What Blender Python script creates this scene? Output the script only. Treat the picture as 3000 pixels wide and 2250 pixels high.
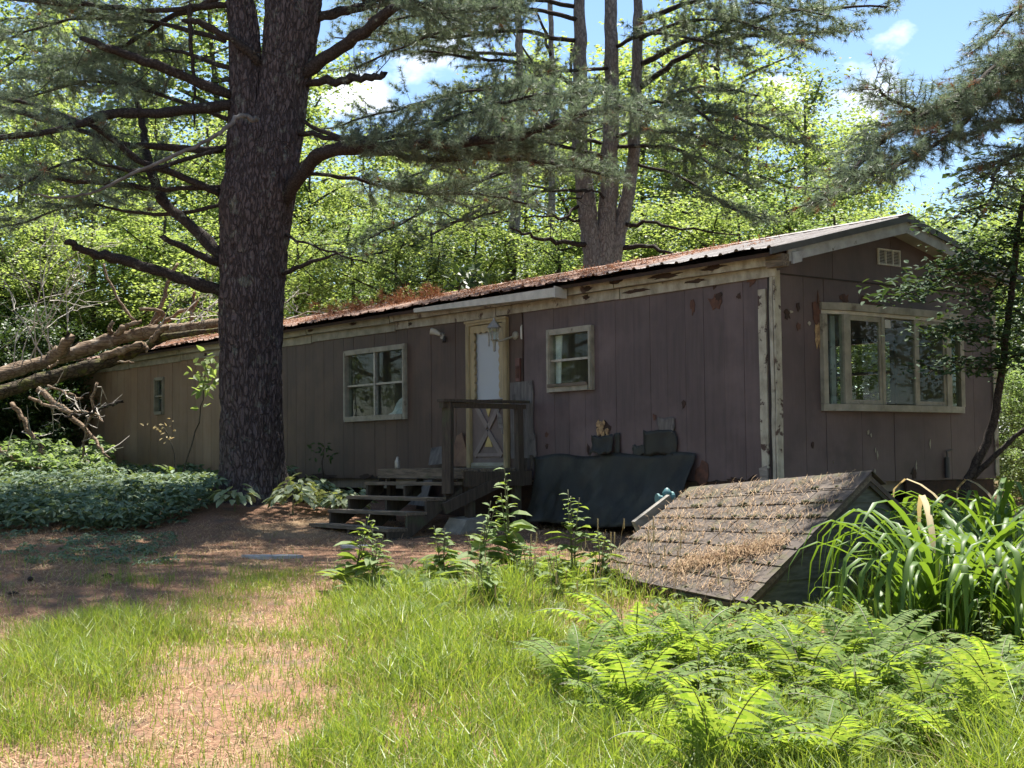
import bpy, math, random
import numpy as np
from mathutils import Matrix, Vector

for o in list(bpy.data.objects): bpy.data.objects.remove(o)
scene = bpy.context.scene
COL = scene.collection
RNG = np.random.default_rng(7)
random.seed(7)
rad = math.radians

# ------------------------------------------------------------------ camera
FPX, HZ, EYE = 4160.0, 1285.0, 1.6           # photo pixels (3000 wide), horizon row, eye height
PITCH = math.atan((HZ - 1125.0) / FPX)
cam_d = bpy.data.cameras.new("camera")
cam_d.sensor_width = 36.0
cam_d.lens = 36.0 * FPX / 3000.0
cam_d.clip_start = 0.1
cam_d.clip_end = 3000.0
cam = bpy.data.objects.new("camera", cam_d)
cam.location = (0, 0, EYE)
cam.rotation_euler = (math.pi / 2 + PITCH, 0, 0)
COL.objects.link(cam)
scene.camera = cam

# ------------------------------------------------------------------ sky and sun
SUN_AZ, SUN_EL = rad(12.0), rad(67.0)       # azimuth from +Y towards +X (behind the house), elevation
sdir = Vector((math.sin(SUN_AZ) * math.cos(SUN_EL), math.cos(SUN_AZ) * math.cos(SUN_EL), math.sin(SUN_EL)))
world = bpy.data.worlds.new("World")
scene.world = world
world.use_nodes = True
wn, wl = world.node_tree.nodes, world.node_tree.links
wn.clear()
wout = wn.new("ShaderNodeOutputWorld")
wbg = wn.new("ShaderNodeBackground")
wbg.inputs["Strength"].default_value = 0.066
sky = wn.new("ShaderNodeTexSky")
sky.sky_type = 'NISHITA'
sky.sun_disc = False
sky.sun_elevation = SUN_EL
sky.sun_rotation = SUN_AZ
sky.altitude = 100
sky.air_density = 1.0
sky.dust_density = 0.0
sky.ozone_density = 3.0
wtc = wn.new("ShaderNodeTexCoord")
wmap = wn.new("ShaderNodeMapping")
wmap.inputs["Location"].default_value = (0.36, 0.0, 0.10)
wmap.inputs["Scale"].default_value = (1.0, 1.0, 1.6)
wno = wn.new("ShaderNodeTexNoise")
wno.inputs["Scale"].default_value = 6.0
wno.inputs["Detail"].default_value = 7.0
wno.inputs["Roughness"].default_value = 0.52
wra = wn.new("ShaderNodeValToRGB")
wra.color_ramp.elements[0].position = 0.565
wra.color_ramp.elements[1].position = 0.655
wmx = wn.new("ShaderNodeMixRGB")
wmx.inputs[2].default_value = (9.5, 9.6, 10.0, 1)
wl.new(wtc.outputs["Generated"], wmap.inputs["Vector"])
wl.new(wmap.outputs["Vector"], wno.inputs["Vector"])
wl.new(wno.outputs["Fac"], wra.inputs["Fac"])
wl.new(wra.outputs["Color"], wmx.inputs[0])
wl.new(sky.outputs["Color"], wmx.inputs[1])
wl.new(wmx.outputs["Color"], wbg.inputs["Color"])
wl.new(wbg.outputs["Background"], wout.inputs["Surface"])

sun_d = bpy.data.lights.new("sun", 'SUN')
sun_d.energy = 5.0
sun_d.angle = rad(0.53)
sun_d.color = (1.0, 0.95, 0.86)
sun = bpy.data.objects.new("sun", sun_d)
sun.rotation_euler = (-sdir).to_track_quat('-Z', 'Y').to_euler()
sun.location = (0, 30, 40)
COL.objects.link(sun)

scene.view_settings.view_transform = 'Standard'
scene.view_settings.look = 'None'
scene.view_settings.gamma = 1.0
scene.view_settings.use_curve_mapping = False
scene.view_settings.exposure = 1.65
scene.render.engine = 'CYCLES'
cy = scene.cycles
cy.max_bounces = 6
cy.diffuse_bounces = 3
cy.glossy_bounces = 2
cy.transmission_bounces = 3
cy.transparent_max_bounces = 8
cy.sample_clamp_indirect = 6.0
cy.caustics_reflective = False
cy.caustics_refractive = False
cy.use_denoising = True
cy.use_adaptive_sampling = True
cy.adaptive_threshold = 0.02

# ------------------------------------------------------------------ helpers
R_ = np.array([1.0, 0, 0]); F_ = np.array([0, math.cos(PITCH), math.sin(PITCH)]); U_ = np.array([0, -math.sin(PITCH), math.cos(PITCH)])
def at(px, py, d):
    """point of the place seen at a photo position, at depth d metres"""
    r = R_ * (px - 1500) / FPX + U_ * (1125 - py) / FPX + F_
    return np.array([0, 0, EYE]) + r * (d / r[1])

def _hash(ix, iy, iz, seed):
    h = (ix.astype(np.int64) * 374761393 + iy.astype(np.int64) * 668265263 + iz.astype(np.int64) * 2147483647 + seed * 1274126177) & 0xFFFFFFFF
    h = ((h ^ (h >> 13)) * 1274126177) & 0xFFFFFFFF
    h = h ^ (h >> 16)
    return (h & 0xFFFF) / 65535.0
def vnoise(x, y, z=None, seed=0):
    x = np.asarray(x, float); y = np.asarray(y, float)
    z = np.zeros_like(x) if z is None else np.asarray(z, float)
    x, y, z = np.broadcast_arrays(x, y, z)
    ix, iy, iz = np.floor(x), np.floor(y), np.floor(z)
    fx, fy, fz = x - ix, y - iy, z - iz
    fx = fx * fx * (3 - 2 * fx); fy = fy * fy * (3 - 2 * fy); fz = fz * fz * (3 - 2 * fz)
    r = 0
    for dx in (0, 1):
        for dy in (0, 1):
            for dz in (0, 1):
                w = (fx if dx else 1 - fx) * (fy if dy else 1 - fy) * (fz if dz else 1 - fz)
                r = r + w * _hash(ix + dx, iy + dy, iz + dz, seed)
    return r
def fbm(x, y, z=None, seed=0, oct=4):
    r, a, t = 0, 1.0, 0
    for k in range(oct):
        m = 2 ** k
        r = r + a * vnoise(np.asarray(x) * m, np.asarray(y) * m, None if z is None else np.asarray(z) * m, seed + k * 17); t += a; a *= 0.5
    return r / t
def sstep(a, b, x): 
    t = np.clip((x - a) / (b - a), 0, 1); return t * t * (3 - 2 * t)

class MB:
    """collects shapes that become ONE mesh object"""
    def __init__(s): s.v = []; s.f = []; s.n = 0
    def add(s, verts, faces):
        verts = np.asarray(verts, float).reshape(-1, 3)
        s.v.append(verts)
        k = s.n
        for f in faces: s.f.append(tuple(int(i) + k for i in f))
        s.n += len(verts)
    def hexa(s, p):   # 8 corners: bottom 4 ccw, top 4 ccw
        s.add(p, [(3, 2, 1, 0), (4, 5, 6, 7), (0, 1, 5, 4), (1, 2, 6, 5), (2, 3, 7, 6), (3, 0, 4, 7)])
    def box(s, x0, x1, y0, y1, z0, z1):
        s.hexa([(x0, y0, z0), (x1, y0, z0), (x1, y1, z0), (x0, y1, z0), (x0, y0, z1), (x1, y0, z1), (x1, y1, z1), (x0, y1, z1)])
    def bar(s, a, b, w, h, up=(0, 0, 1)):
        a = np.array(a, float); b = np.array(b, float); d = b - a; d /= np.linalg.norm(d)
        up = np.array(up, float); sd = np.cross(d, up); 
        if np.linalg.norm(sd) < 1e-5: sd = np.cross(d, (1, 0, 0))
        sd /= np.linalg.norm(sd); u2 = np.cross(sd, d)
        c = []
        for q in (a, b):
            c.append([q - sd * w / 2 - u2 * h / 2, q + sd * w / 2 - u2 * h / 2, q + sd * w / 2 + u2 * h / 2, q - sd * w / 2 + u2 * h / 2])
        s.hexa(c[0] + c[1])
    def prism(s, poly, y0, y1, axis='y'):
        """polygon in (x,z) extruded from y0 to y1 (axis y) or in (y,z) along x"""
        n = len(poly)
        if axis == 'y': A = [(p[0], y0, p[1]) for p in poly] + [(p[0], y1, p[1]) for p in poly]
        else: A = [(y0, p[0], p[1]) for p in poly] + [(y1, p[0], p[1]) for p in poly]
        s.add(A, [tuple(range(n))[::-1], tuple(range(n, 2 * n))] + [(i, (i + 1) % n, (i + 1) % n + n, i + n) for i in range(n)])
    def tube(s, pts, rads, sides=8, cap=True, rough=0.0, seed=0, jag=0.0):
        v, f = tube_arrays(pts, rads, sides, cap, rough, seed, jag); s.add(v, f)
    def lathe(s, prof, c=(0, 0, 0), sides=16):
        prof = np.array(prof, float); n = len(prof); an = np.linspace(0, 2 * math.pi, sides, endpoint=False)
        V = np.array([[c[0] + r * math.cos(t), c[1] + r * math.sin(t), c[2] + z] for r, z in prof for t in an])
        F = [(i * sides + j, i * sides + (j + 1) % sides, (i + 1) * sides + (j + 1) % sides, (i + 1) * sides + j) for i in range(n - 1) for j in range(sides)]
        F.append(tuple(range(sides))[::-1]); F.append(tuple(range((n - 1) * sides, n * sides)))
        s.add(V, F)
    def build(s, name, m, parent=None, smooth=False):
        me = bpy.data.meshes.new(name)
        V = np.concatenate(s.v) if s.v else np.zeros((0, 3))
        me.from_pydata(V.tolist(), [], s.f)
        if smooth: me.polygons.foreach_set("use_smooth", np.ones(len(me.polygons), bool))
        if m: me.materials.append(m)
        me.update()
        return link(name, me, parent)

def link(name, data, parent=None):
    o = bpy.data.objects.new(name, data)
    COL.objects.link(o)
    if parent is not None: o.parent = parent
    return o

def tube_arrays(pts, rads, sides=8, cap=True, rough=0.0, seed=0, jag=0.0):
    P = np.array(pts, float); n = len(P); rads = np.broadcast_to(np.asarray(rads, float), (n,))
    T = np.gradient(P, axis=0); T /= np.linalg.norm(T, axis=1)[:, None] + 1e-9
    ref = np.array([0, 0, 1.0]) if abs(T[0][2]) < 0.9 else np.array([1.0, 0, 0])
    V = []
    s_ = np.cross(T[0], ref); s_ /= np.linalg.norm(s_)
    an = np.linspace(0, 2 * math.pi, sides, endpoint=False)
    for i in range(n):
        s_ = s_ - T[i] * (s_ @ T[i]); s_ /= np.linalg.norm(s_) + 1e-9
        b = np.cross(T[i], s_)
        r = np.full(sides, rads[i])
        if rough: r = r * (1 + rough * (2 * vnoise(np.cos(an) * 2 + 5, np.sin(an) * 2 + 5, np.full(sides, i * 0.7), seed) - 1))
        ring = P[i] + (np.cos(an) * r)[:, None] * s_ + (np.sin(an) * r)[:, None] * b
        if jag and i == n - 1: ring = ring + T[i] * (jag * (2 * _hash(np.arange(sides), np.full(sides, seed), np.zeros(sides), 3) - 0.7))[:, None]
        V.append(ring)
    V = np.concatenate(V)
    F = [(i * sides + j, i * sides + (j + 1) % sides, (i + 1) * sides + (j + 1) % sides, (i + 1) * sides + j) for i in range(n - 1) for j in range(sides)]
    if cap:
        F.append(tuple(range(sides))[::-1]); F.append(tuple(range((n - 1) * sides, n * sides)))
    return V, F

def smooth_path(pts, k=6):
    """Catmull-Rom through the points"""
    P = np.array(pts, float)
    Q = np.vstack([2 * P[0] - P[1], P, 2 * P[-1] - P[-2]])
    out = []
    for i in range(1, len(Q) - 2):
        for t in np.linspace(0, 1, k, endpoint=False):
            out.append(0.5 * ((2 * Q[i]) + (-Q[i - 1] + Q[i + 1]) * t + (2 * Q[i - 1] - 5 * Q[i] + 4 * Q[i + 1] - Q[i + 2]) * t * t + (-Q[i - 1] + 3 * Q[i] - 3 * Q[i + 1] + Q[i + 2]) * t ** 3))
    out.append(P[-1])
    return np.array(out)

def poly_mesh(name, V, per, m, smooth=False):
    """V: (faces*per,3) unshared corners -> mesh of tris or quads"""
    V = np.ascontiguousarray(V, dtype=np.float32).reshape(-1, 3)
    n = len(V); nf = n // per
    me = bpy.data.meshes.new(name)
    me.vertices.add(n); me.vertices.foreach_set("co", V.ravel())
    me.loops.add(n); me.loops.foreach_set("vertex_index", np.arange(n, dtype=np.int32))
    me.polygons.add(nf); me.polygons.foreach_set("loop_start", np.arange(0, n, per, dtype=np.int32))
    me.polygons.foreach_set("loop_total", np.full(nf, per, dtype=np.int32))
    me.update(calc_edges=True)
    if m: me.materials.append(m)
    return me
def idx_mesh(name, V, Fq, m, smooth=False):
    """V (n,3), Fq (f,k) index array -> mesh"""
    V = np.ascontiguousarray(V, dtype=np.float32).reshape(-1, 3); Fq = np.ascontiguousarray(Fq, dtype=np.int32)
    nf, per = Fq.shape
    me = bpy.data.meshes.new(name)
    me.vertices.add(len(V)); me.vertices.foreach_set("co", V.ravel())
    me.loops.add(nf * per); me.loops.foreach_set("vertex_index", Fq.ravel())
    me.polygons.add(nf); me.polygons.foreach_set("loop_start", np.arange(0, nf * per, per, dtype=np.int32))
    me.polygons.foreach_set("loop_total", np.full(nf, per, dtype=np.int32))
    if smooth: me.polygons.foreach_set("use_smooth", np.ones(nf, bool))
    me.update(calc_edges=True)
    if m: me.materials.append(m)
    return me

def tag(o, label=None, cat=None, group=None, kind=None):
    if label: o["label"] = label
    if cat: o["category"] = cat
    if group: o["group"] = group
    if kind: o["kind"] = kind
    return o
def empty(name, loc=(0, 0, 0), rz=0.0):
    o = bpy.data.objects.new(name, None); COL.objects.link(o)
    o.location = loc; o.rotation_euler = (0, 0, rz); o.empty_display_size = 0.1
    return o
def copy_tree(o, parent=None):
    c = o.copy(); COL.objects.link(c); c.parent = parent
    for ch in list(o.children): copy_tree(ch, c)
    return c
def unit(v):
    v = np.asarray(v, float); return v / (np.linalg.norm(v, axis=-1, keepdims=True) + 1e-9)

# ------------------------------------------------------------------ materials
MATS = {}
def new_mat(name):
    m = bpy.data.materials.new(name); m.use_nodes = True
    return m, m.node_tree.nodes, m.node_tree.links, m.node_tree.nodes["Principled BSDF"]
def c4(c): return (c[0], c[1], c[2], 1)
def mixrgb(n, l, fac, a, b, blend='MIX'):
    x = n.new("ShaderNodeMixRGB"); x.blend_type = blend
    for i, v in enumerate((fac, a, b)):
        if hasattr(v, "is_output"): l.new(v, x.inputs[i])
        elif i == 0: x.inputs[0].default_value = v
        else: x.inputs[i].default_value = c4(v)
    return x.outputs[0]
def noise(n, l, scale, detail=4, rough=0.55, stretch=None, coord="Object", dist=0.0):
    tc = n.new("ShaderNodeTexCoord"); no = n.new("ShaderNodeTexNoise")
    no.inputs["Scale"].default_value = scale; no.inputs["Detail"].default_value = detail; no.inputs["Roughness"].default_value = rough
    no.inputs["Distortion"].default_value = dist
    src = tc.outputs[coord]
    if stretch:
        mp = n.new("ShaderNodeMapping"); mp.inputs["Scale"].default_value = stretch; l.new(src, mp.inputs["Vector"]); src = mp.outputs["Vector"]
    l.new(src, no.inputs["Vector"])
    return no.outputs["Fac"]
def ramp(n, l, fac, lo, hi, c0=(0, 0, 0), c1=(1, 1, 1)):
    r = n.new("ShaderNodeValToRGB"); e = r.color_ramp.elements
    e[0].position = lo; e[1].position = hi; e[0].color = c4(c0); e[1].color = c4(c1)
    l.new(fac, r.inputs["Fac"]); return r.outputs["Color"]
def bump(n, l, b, h, strength=0.3, dist=0.01):
    bp = n.new("ShaderNodeBump"); bp.inputs["Strength"].default_value = strength; bp.inputs["Distance"].default_value = dist
    l.new(h, bp.inputs["Height"]); l.new(bp.outputs["Normal"], b.inputs["Normal"])

def mat_plain(name, col, rough=0.7, col2=None, scale=8.0, stretch=None, bmp=0.15, metal=0.0, spots=None, spot_th=(0.6, 0.66), spot_scale=9.0):
    m, n, l, b = new_mat(name)
    f = noise(n, l, scale, 6, 0.6, stretch)
    col2 = col2 or tuple(c * 0.6 for c in col)
    out = mixrgb(n, l, ramp(n, l, f, 0.32, 0.68), col, col2)
    if spots:
        g = noise(n, l, spot_scale, 5, 0.6)
        out = mixrgb(n, l, ramp(n, l, g, *spot_th), out, spots)
    l.new(out, b.inputs["Base Color"])
    b.inputs["Roughness"].default_value = rough; b.inputs["Metallic"].default_value = metal
    if bmp: bump(n, l, b, f, bmp, 0.01)
    return m
def mat_siding(name, col, dark, streak, seed=0.0):
    m, n, l, b = new_mat(name)
    oi = n.new("ShaderNodeObjectInfo")
    f = noise(n, l, 3.0, 6, 0.6, (6.0, 1.0, 0.5))            # vertical rain streaks
    g = noise(n, l, 1.1, 5, 0.6)                               # weathered areas
    h = noise(n, l, 26.0, 4, 0.7, (1, 1, 0.6))                # chips
    out = mixrgb(n, l, ramp(n, l, f, 0.3, 0.72), col, dark)
    out = mixrgb(n, l, ramp(n, l, g, 0.46, 0.66), out, streak)
    out = mixrgb(n, l, ramp(n, l, h, 0.70, 0.74), out, (0.05, 0.035, 0.03))
    hs = n.new("ShaderNodeHueSaturation")
    mr = n.new("ShaderNodeMapRange"); mr.inputs["To Min"].default_value = 0.9; mr.inputs["To Max"].default_value = 1.1
    l.new(oi.outputs["Random"], mr.inputs["Value"]); l.new(mr.outputs[0], hs.inputs["Value"]); l.new(out, hs.inputs["Color"])
    l.new(hs.outputs["Color"], b.inputs["Base Color"])
    b.inputs["Roughness"].default_value = 0.62
    bump(n, l, b, noise(n, l, 5.0, 5, 0.6, (7, 7, 0.4)), 0.25, 0.006)
    return m
def mat_leaf(name, c0, c1, trans=0.45, rough=0.5, tcol=None, spec=0.35):
    m, n, l, b = new_mat(name)
    ge = n.new("ShaderNodeNewGeometry")
    col = mixrgb(n, l, ge.outputs["Random Per Island"], c0, c1)
    l.new(col, b.inputs["Base Color"]); b.inputs["Roughness"].default_value = rough
    b.inputs["Specular IOR Level"].default_value = spec
    tr = n.new("ShaderNodeBsdfTranslucent")
    tc = mixrgb(n, l, 1.0, col, tcol or (1.5, 1.35, 0.55), 'MULTIPLY')
    l.new(tc, tr.inputs["Color"])
    mx = n.new("ShaderNodeMixShader"); mx.inputs[0].default_value = trans
    l.new(b.outputs[0], mx.inputs[1]); l.new(tr.outputs[0], mx.inputs[2])
    l.new(mx.outputs[0], n["Material Output"].inputs["Surface"])
    return m
def mat_bark(name, c0, c1, lichen=None, scale=9.0, stretch=(1, 1, 0.28), lich=(0.58, 0.66), bstr=0.9, bdist=0.03):
    m, n, l, b = new_mat(name)
    tc = n.new("ShaderNodeTexCoord"); mp = n.new("ShaderNodeMapping"); mp.inputs["Scale"].default_value = stretch
    vo = n.new("ShaderNodeTexVoronoi"); vo.feature = 'DISTANCE_TO_EDGE'; vo.inputs["Scale"].default_value = scale
    nd = n.new("ShaderNodeTexNoise"); nd.inputs["Scale"].default_value = scale * 0.6; nd.inputs["Detail"].default_value = 5
    ad = n.new("ShaderNodeMixRGB"); ad.inputs[0].default_value = 0.12
    l.new(tc.outputs["Object"], mp.inputs["Vector"]); l.new(mp.outputs["Vector"], nd.inputs["Vector"])
    l.new(mp.outputs["Vector"], ad.inputs[1]); l.new(nd.outputs["Color"], ad.inputs[2])
    l.new(ad.outputs[0], vo.inputs["Vector"])
    rr = ramp(n, l, vo.outputs["Distance"], 0.0, 0.16)
    f = noise(n, l, scale * 3, 6, 0.7)
    out = mixrgb(n, l, rr, c0, c1)
    out = mixrgb(n, l, ramp(n, l, f, 0.35, 0.75), out, tuple(x * 0.55 for x in c1))
    if lichen:
        g = noise(n, l, 5.0, 6, 0.65)
        out = mixrgb(n, l, ramp(n, l, g, *lich), out, lichen)
    l.new(out, b.inputs["Base Color"]); b.inputs["Roughness"].default_value = 0.9
    b.inputs["Specular IOR Level"].default_value = 0.15
    hh = mixrgb(n, l, 0.35, rr, f)
    bump(n, l, b, hh, bstr, bdist)
    return m
def mat_glass(name, tint=(0.9, 0.95, 0.92), refl=0.0, dirt=0.04):
    m, n, l, b = new_mat(name)
    n.remove(b)
    tr = n.new("ShaderNodeBsdfTransparent"); tr.inputs[0].default_value = c4(tint)
    gl = n.new("ShaderNodeBsdfGlossy"); gl.inputs["Roughness"].default_value = 0.02
    gl.inputs["Color"].default_value = (0.9, 0.95, 0.95, 1)
    df = n.new("ShaderNodeBsdfDiffuse"); df.inputs[0].default_value = (0.22, 0.23, 0.20, 1)
    lw = n.new("ShaderNodeLayerWeight"); lw.inputs["Blend"].default_value = 0.26
    mr = n.new("ShaderNodeMapRange"); mr.inputs["To Min"].default_value = refl; mr.inputs["To Max"].default_value = 0.75
    l.new(lw.outputs["Fresnel"], mr.inputs["Value"])
    ge = n.new("ShaderNodeNewGeometry"); iv = n.new("ShaderNodeMath"); iv.operation = 'SUBTRACT'; iv.inputs[0].default_value = 1.0; l.new(ge.outputs["Backfacing"], iv.inputs[1])
    mu = n.new("ShaderNodeMath"); mu.operation = 'MULTIPLY'; l.new(iv.outputs[0], mu.inputs[0]); l.new(mr.outputs[0], mu.inputs[1])
    m1 = n.new("ShaderNodeMixShader"); l.new(mu.outputs[0], m1.inputs[0]); l.new(tr.outputs[0], m1.inputs[1]); l.new(gl.outputs[0], m1.inputs[2])
    f = noise(n, l, 6, 5, 0.7)
    md = n.new("ShaderNodeMath"); md.operation = 'MULTIPLY'; md.inputs[1].default_value = dirt * 2
    l.new(f, md.inputs[0])
    m2 = n.new("ShaderNodeMixShader"); l.new(md.outputs[0], m2.inputs[0]); l.new(m1.outputs[0], m2.inputs[1]); l.new(df.outputs[0], m2.inputs[2])
    l.new(m2.outputs[0], n["Material Output"].inputs["Surface"])
    return m

M = {}
M['purple'] = mat_siding("siding_purple", (0.083, 0.058, 0.058), (0.048, 0.035, 0.036), (0.104, 0.076, 0.075))
M['brown'] = mat_siding("siding_brown", (0.070, 0.043, 0.031), (0.041, 0.027, 0.020), (0.086, 0.055, 0.039))
M['tan'] = mat_siding("siding_tan", (0.230, 0.155, 0.098), (0.165, 0.112, 0.072), (0.235, 0.172, 0.115))
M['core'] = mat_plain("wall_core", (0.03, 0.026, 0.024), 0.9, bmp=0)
M['cream'] = mat_plain("cream_paint", (0.29, 0.28, 0.22), 0.6, (0.15, 0.145, 0.11), 6, (1, 1, 1), 0.2, spots=(0.10, 0.085, 0.06), spot_th=(0.62, 0.72), spot_scale=5)
M['yellow'] = mat_plain("yellowed_paint", (0.34, 0.275, 0.145), 0.55, (0.22, 0.18, 0.10), 7, (3, 3, 0.6), 0.15, spots=(0.15, 0.11, 0.07), spot_th=(0.68, 0.71), spot_scale=18)
M['peel'] = mat_plain("peeling_trim", (0.38, 0.37, 0.30), 0.7, (0.18, 0.165, 0.125), 9, (1, 1, 0.6), 0.4, spots=(0.060, 0.036, 0.026), spot_th=(0.60, 0.66), spot_scale=3.5)
M['trimpeel'] = mat_plain("rust_holed_trim", (0.40, 0.39, 0.31), 0.7, (0.20, 0.185, 0.14), 9, (1, 1, 0.6), 0.5, spots=(0.050, 0.028, 0.020), spot_th=(0.56, 0.60), spot_scale=6.5)
M['bluegrey'] = mat_plain("grey_painted_metal", (0.33, 0.35, 0.35), 0.6, (0.20, 0.21, 0.21), 7, (1, 1, 1), 0.2, spots=(0.09, 0.075, 0.06), spot_th=(0.66, 0.72))
M['soffit'] = mat_plain("soffit_paint", (0.30, 0.30, 0.27), 0.7, (0.19, 0.19, 0.17), 3)
M['wood'] = mat_plain("old_grey_wood", (0.070, 0.055, 0.040), 0.9, (0.030, 0.025, 0.018), 5, (8, 8, 0.8), 0.6, spots=(0.05, 0.062, 0.03), spot_th=(0.55, 0.72), spot_scale=4)
M['woodx'] = mat_plain("old_grey_plank", (0.170, 0.138, 0.102), 0.9, (0.050, 0.042, 0.031), 5, (0.8, 8, 8), 0.6, spots=(0.06, 0.068, 0.034), spot_th=(0.55, 0.72), spot_scale=4)
M['palewood'] = mat_plain("bleached_wood", (0.27, 0.25, 0.22), 0.9, (0.13, 0.12, 0.10), 6, (1, 1, 5), 0.5)
M['ply'] = mat_plain("weathered_plywood", (0.145, 0.135, 0.125), 0.85, (0.060, 0.056, 0.052), 4, (5, 1, 0.8), 0.4, spots=(0.035, 0.032, 0.030), spot_th=(0.55, 0.7), spot_scale=5)
M['clap'] = mat_plain("mossy_clapboard", (0.125, 0.130, 0.105), 0.9, (0.055, 0.058, 0.042), 4, (1.2, 1.2, 8), 0.5, spots=(0.42, 0.43, 0.40), spot_th=(0.70, 0.72), spot_scale=7)
M['black'] = mat_plain("black_plastic", (0.012, 0.012, 0.010), 0.5, (0.026, 0.028, 0.022), 4.5, (1, 1, 0.5), 1.0, spots=(0.045, 0.048, 0.040), spot_th=(0.52, 0.8), spot_scale=3)
M['black'].node_tree.nodes['Principled BSDF'].inputs['Specular IOR Level'].default_value = 0.25
M['hole'] = mat_plain("rot_and_shade_dark", (0.018, 0.013, 0.011), 0.95, (0.05, 0.026, 0.016), 14)  # rotten holes; its dark also stands in for shade under the floor
M['rust'] = mat_plain("rust_stain", (0.115, 0.052, 0.032), 0.9, (0.045, 0.024, 0.018), 12)
M['insul'] = mat_plain("torn_insulation", (0.42, 0.30, 0.15), 0.95, (0.12, 0.075, 0.045), 22, None, 0.9)
M['white'] = mat_plain("white_paint", (0.50, 0.50, 0.45), 0.55, (0.33, 0.33, 0.29), 6, None, 0.1, spots=(0.2, 0.17, 0.13), spot_th=(0.68, 0.74))
M['doorpanel'] = mat_plain("pale_door_panel", (0.34, 0.37, 0.38), 0.5, (0.34, 0.38, 0.41), 3)
M['doorlow'] = mat_plain("brown_door_panel", (0.130, 0.102, 0.092), 0.6, (0.095, 0.075, 0.067), 6)
M['doorlight'] = mat_plain("brown_door_rail", (0.175, 0.145, 0.130), 0.55, (0.13, 0.105, 0.095), 6)
M['mustard'] = mat_plain("mustard_paint", (0.46, 0.36, 0.13), 0.6)
M['redwood'] = mat_plain("red_brown_wood", (0.125, 0.05, 0.038), 0.6, (0.07, 0.03, 0.024), 9)
M['metal'] = mat_plain("lamp_metal", (0.38, 0.37, 0.33), 0.45, (0.2, 0.19, 0.16), 14, None, 0.1, 0.3)
M['dark'] = mat_plain("dark_metal", (0.05, 0.05, 0.05), 0.5)
M['pumpblue'] = mat_plain("blue_green_paint", (0.075, 0.20, 0.215), 0.5, (0.05, 0.13, 0.14), 12, spots=(0.10, 0.06, 0.04), spot_th=(0.64, 0.7))
M['stone'] = mat_plain("field_stone", (0.30, 0.29, 0.27), 0.9, (0.16, 0.155, 0.14), 8, None, 0.5)
M['flag'] = mat_plain("pale_flagstone", (0.42, 0.42, 0.42), 0.9, (0.3, 0.3, 0.29), 6, None, 0.3)
M['block'] = mat_plain("concrete", (0.26, 0.25, 0.22), 0.95, (0.16, 0.155, 0.13), 12, None, 0.4)
M['room'] = mat_plain("room_panelling", (0.24, 0.21, 0.165), 0.8, (0.17, 0.15, 0.12), 3, (6, 6, 0.3))
M['cloth'] = mat_plain("white_cloth", (0.72, 0.74, 0.74), 0.8)
M['glass'] = mat_glass("window_glass")
M['glass2'] = mat_glass("dusty_glass", refl=0.0, dirt=0.10)
M['leafA'] = mat_leaf("leaf_yellow_green", (0.150, 0.215, 0.075), (0.270, 0.330, 0.125), 0.56, tcol=(1.45, 1.42, 0.8))
M['leafB'] = mat_leaf("leaf_mid_green", (0.100, 0.162, 0.065), (0.195, 0.258, 0.108), 0.53, tcol=(1.4, 1.38, 0.8))
M['leafC'] = mat_leaf("leaf_dark_green", (0.026, 0.058, 0.020), (0.055, 0.095, 0.032), 0.30)
M['leafD'] = mat_leaf("leaf_cool_green", (0.100, 0.160, 0.085), (0.180, 0.240, 0.130), 0.5)
M['needle'] = mat_leaf("pine_needles", (0.105, 0.145, 0.100), (0.220, 0.260, 0.185), 0.42, 0.45, (1.0, 1.08, 0.85))
M['needle2'] = mat_leaf("pine_needles_far", (0.110, 0.145, 0.090), (0.220, 0.255, 0.165), 0.42, 0.45, (1.0, 1.08, 0.85))
M['deadneedle'] = mat_leaf("brown_needles", (0.20, 0.085, 0.04), (0.30, 0.145, 0.075), 0.2, 0.8, (1.1, 1.0, 0.8))
M['grass'] = mat_leaf("grass_blades", (0.125, 0.205, 0.035), (0.275, 0.335, 0.100), 0.45, 0.45, (1.35, 1.3, 0.45))
M['straw'] = mat_leaf("dry_grass", (0.34, 0.27, 0.14), (0.46, 0.38, 0.21), 0.35, 0.7, (1.1, 1.0, 0.8))
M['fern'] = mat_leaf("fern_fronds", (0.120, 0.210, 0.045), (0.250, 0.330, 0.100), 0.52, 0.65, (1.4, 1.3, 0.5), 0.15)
M['fern2'] = mat_leaf("fern_fronds_darker", (0.115, 0.190, 0.050), (0.190, 0.260, 0.080), 0.48, 0.65, None, 0.15)  # second fern green, a little darker than the first
M['lily'] = mat_leaf("daylily_blades", (0.055, 0.120, 0.030), (0.130, 0.215, 0.050), 0.45, 0.45, (1.5, 1.35, 0.4), 0.25)
M['weed'] = mat_leaf("weed_leaves", (0.120, 0.190, 0.060), (0.210, 0.275, 0.110), 0.48, 0.6, (1.4, 1.3, 0.5), 0.2)
M['cover'] = mat_leaf("ground_cover_leaves", (0.080, 0.135, 0.085), (0.175, 0.235, 0.150), 0.25, 0.6, None, 0.25)
M['hosta'] = mat_leaf("pale_broad_leaves", (0.20, 0.27, 0.15), (0.33, 0.38, 0.24), 0.3, 0.6, None, 0.25)
M['stem'] = mat_plain("green_stem", (0.09, 0.12, 0.04), 0.6, (0.10, 0.07, 0.04), 9)
M['bark'] = mat_bark("pine_bark", (0.062, 0.050, 0.051), (0.145, 0.118, 0.118), (0.19, 0.20, 0.17), 21.0, (1, 1, 0.30), (0.58, 0.68), 1.0, 0.06)
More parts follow.
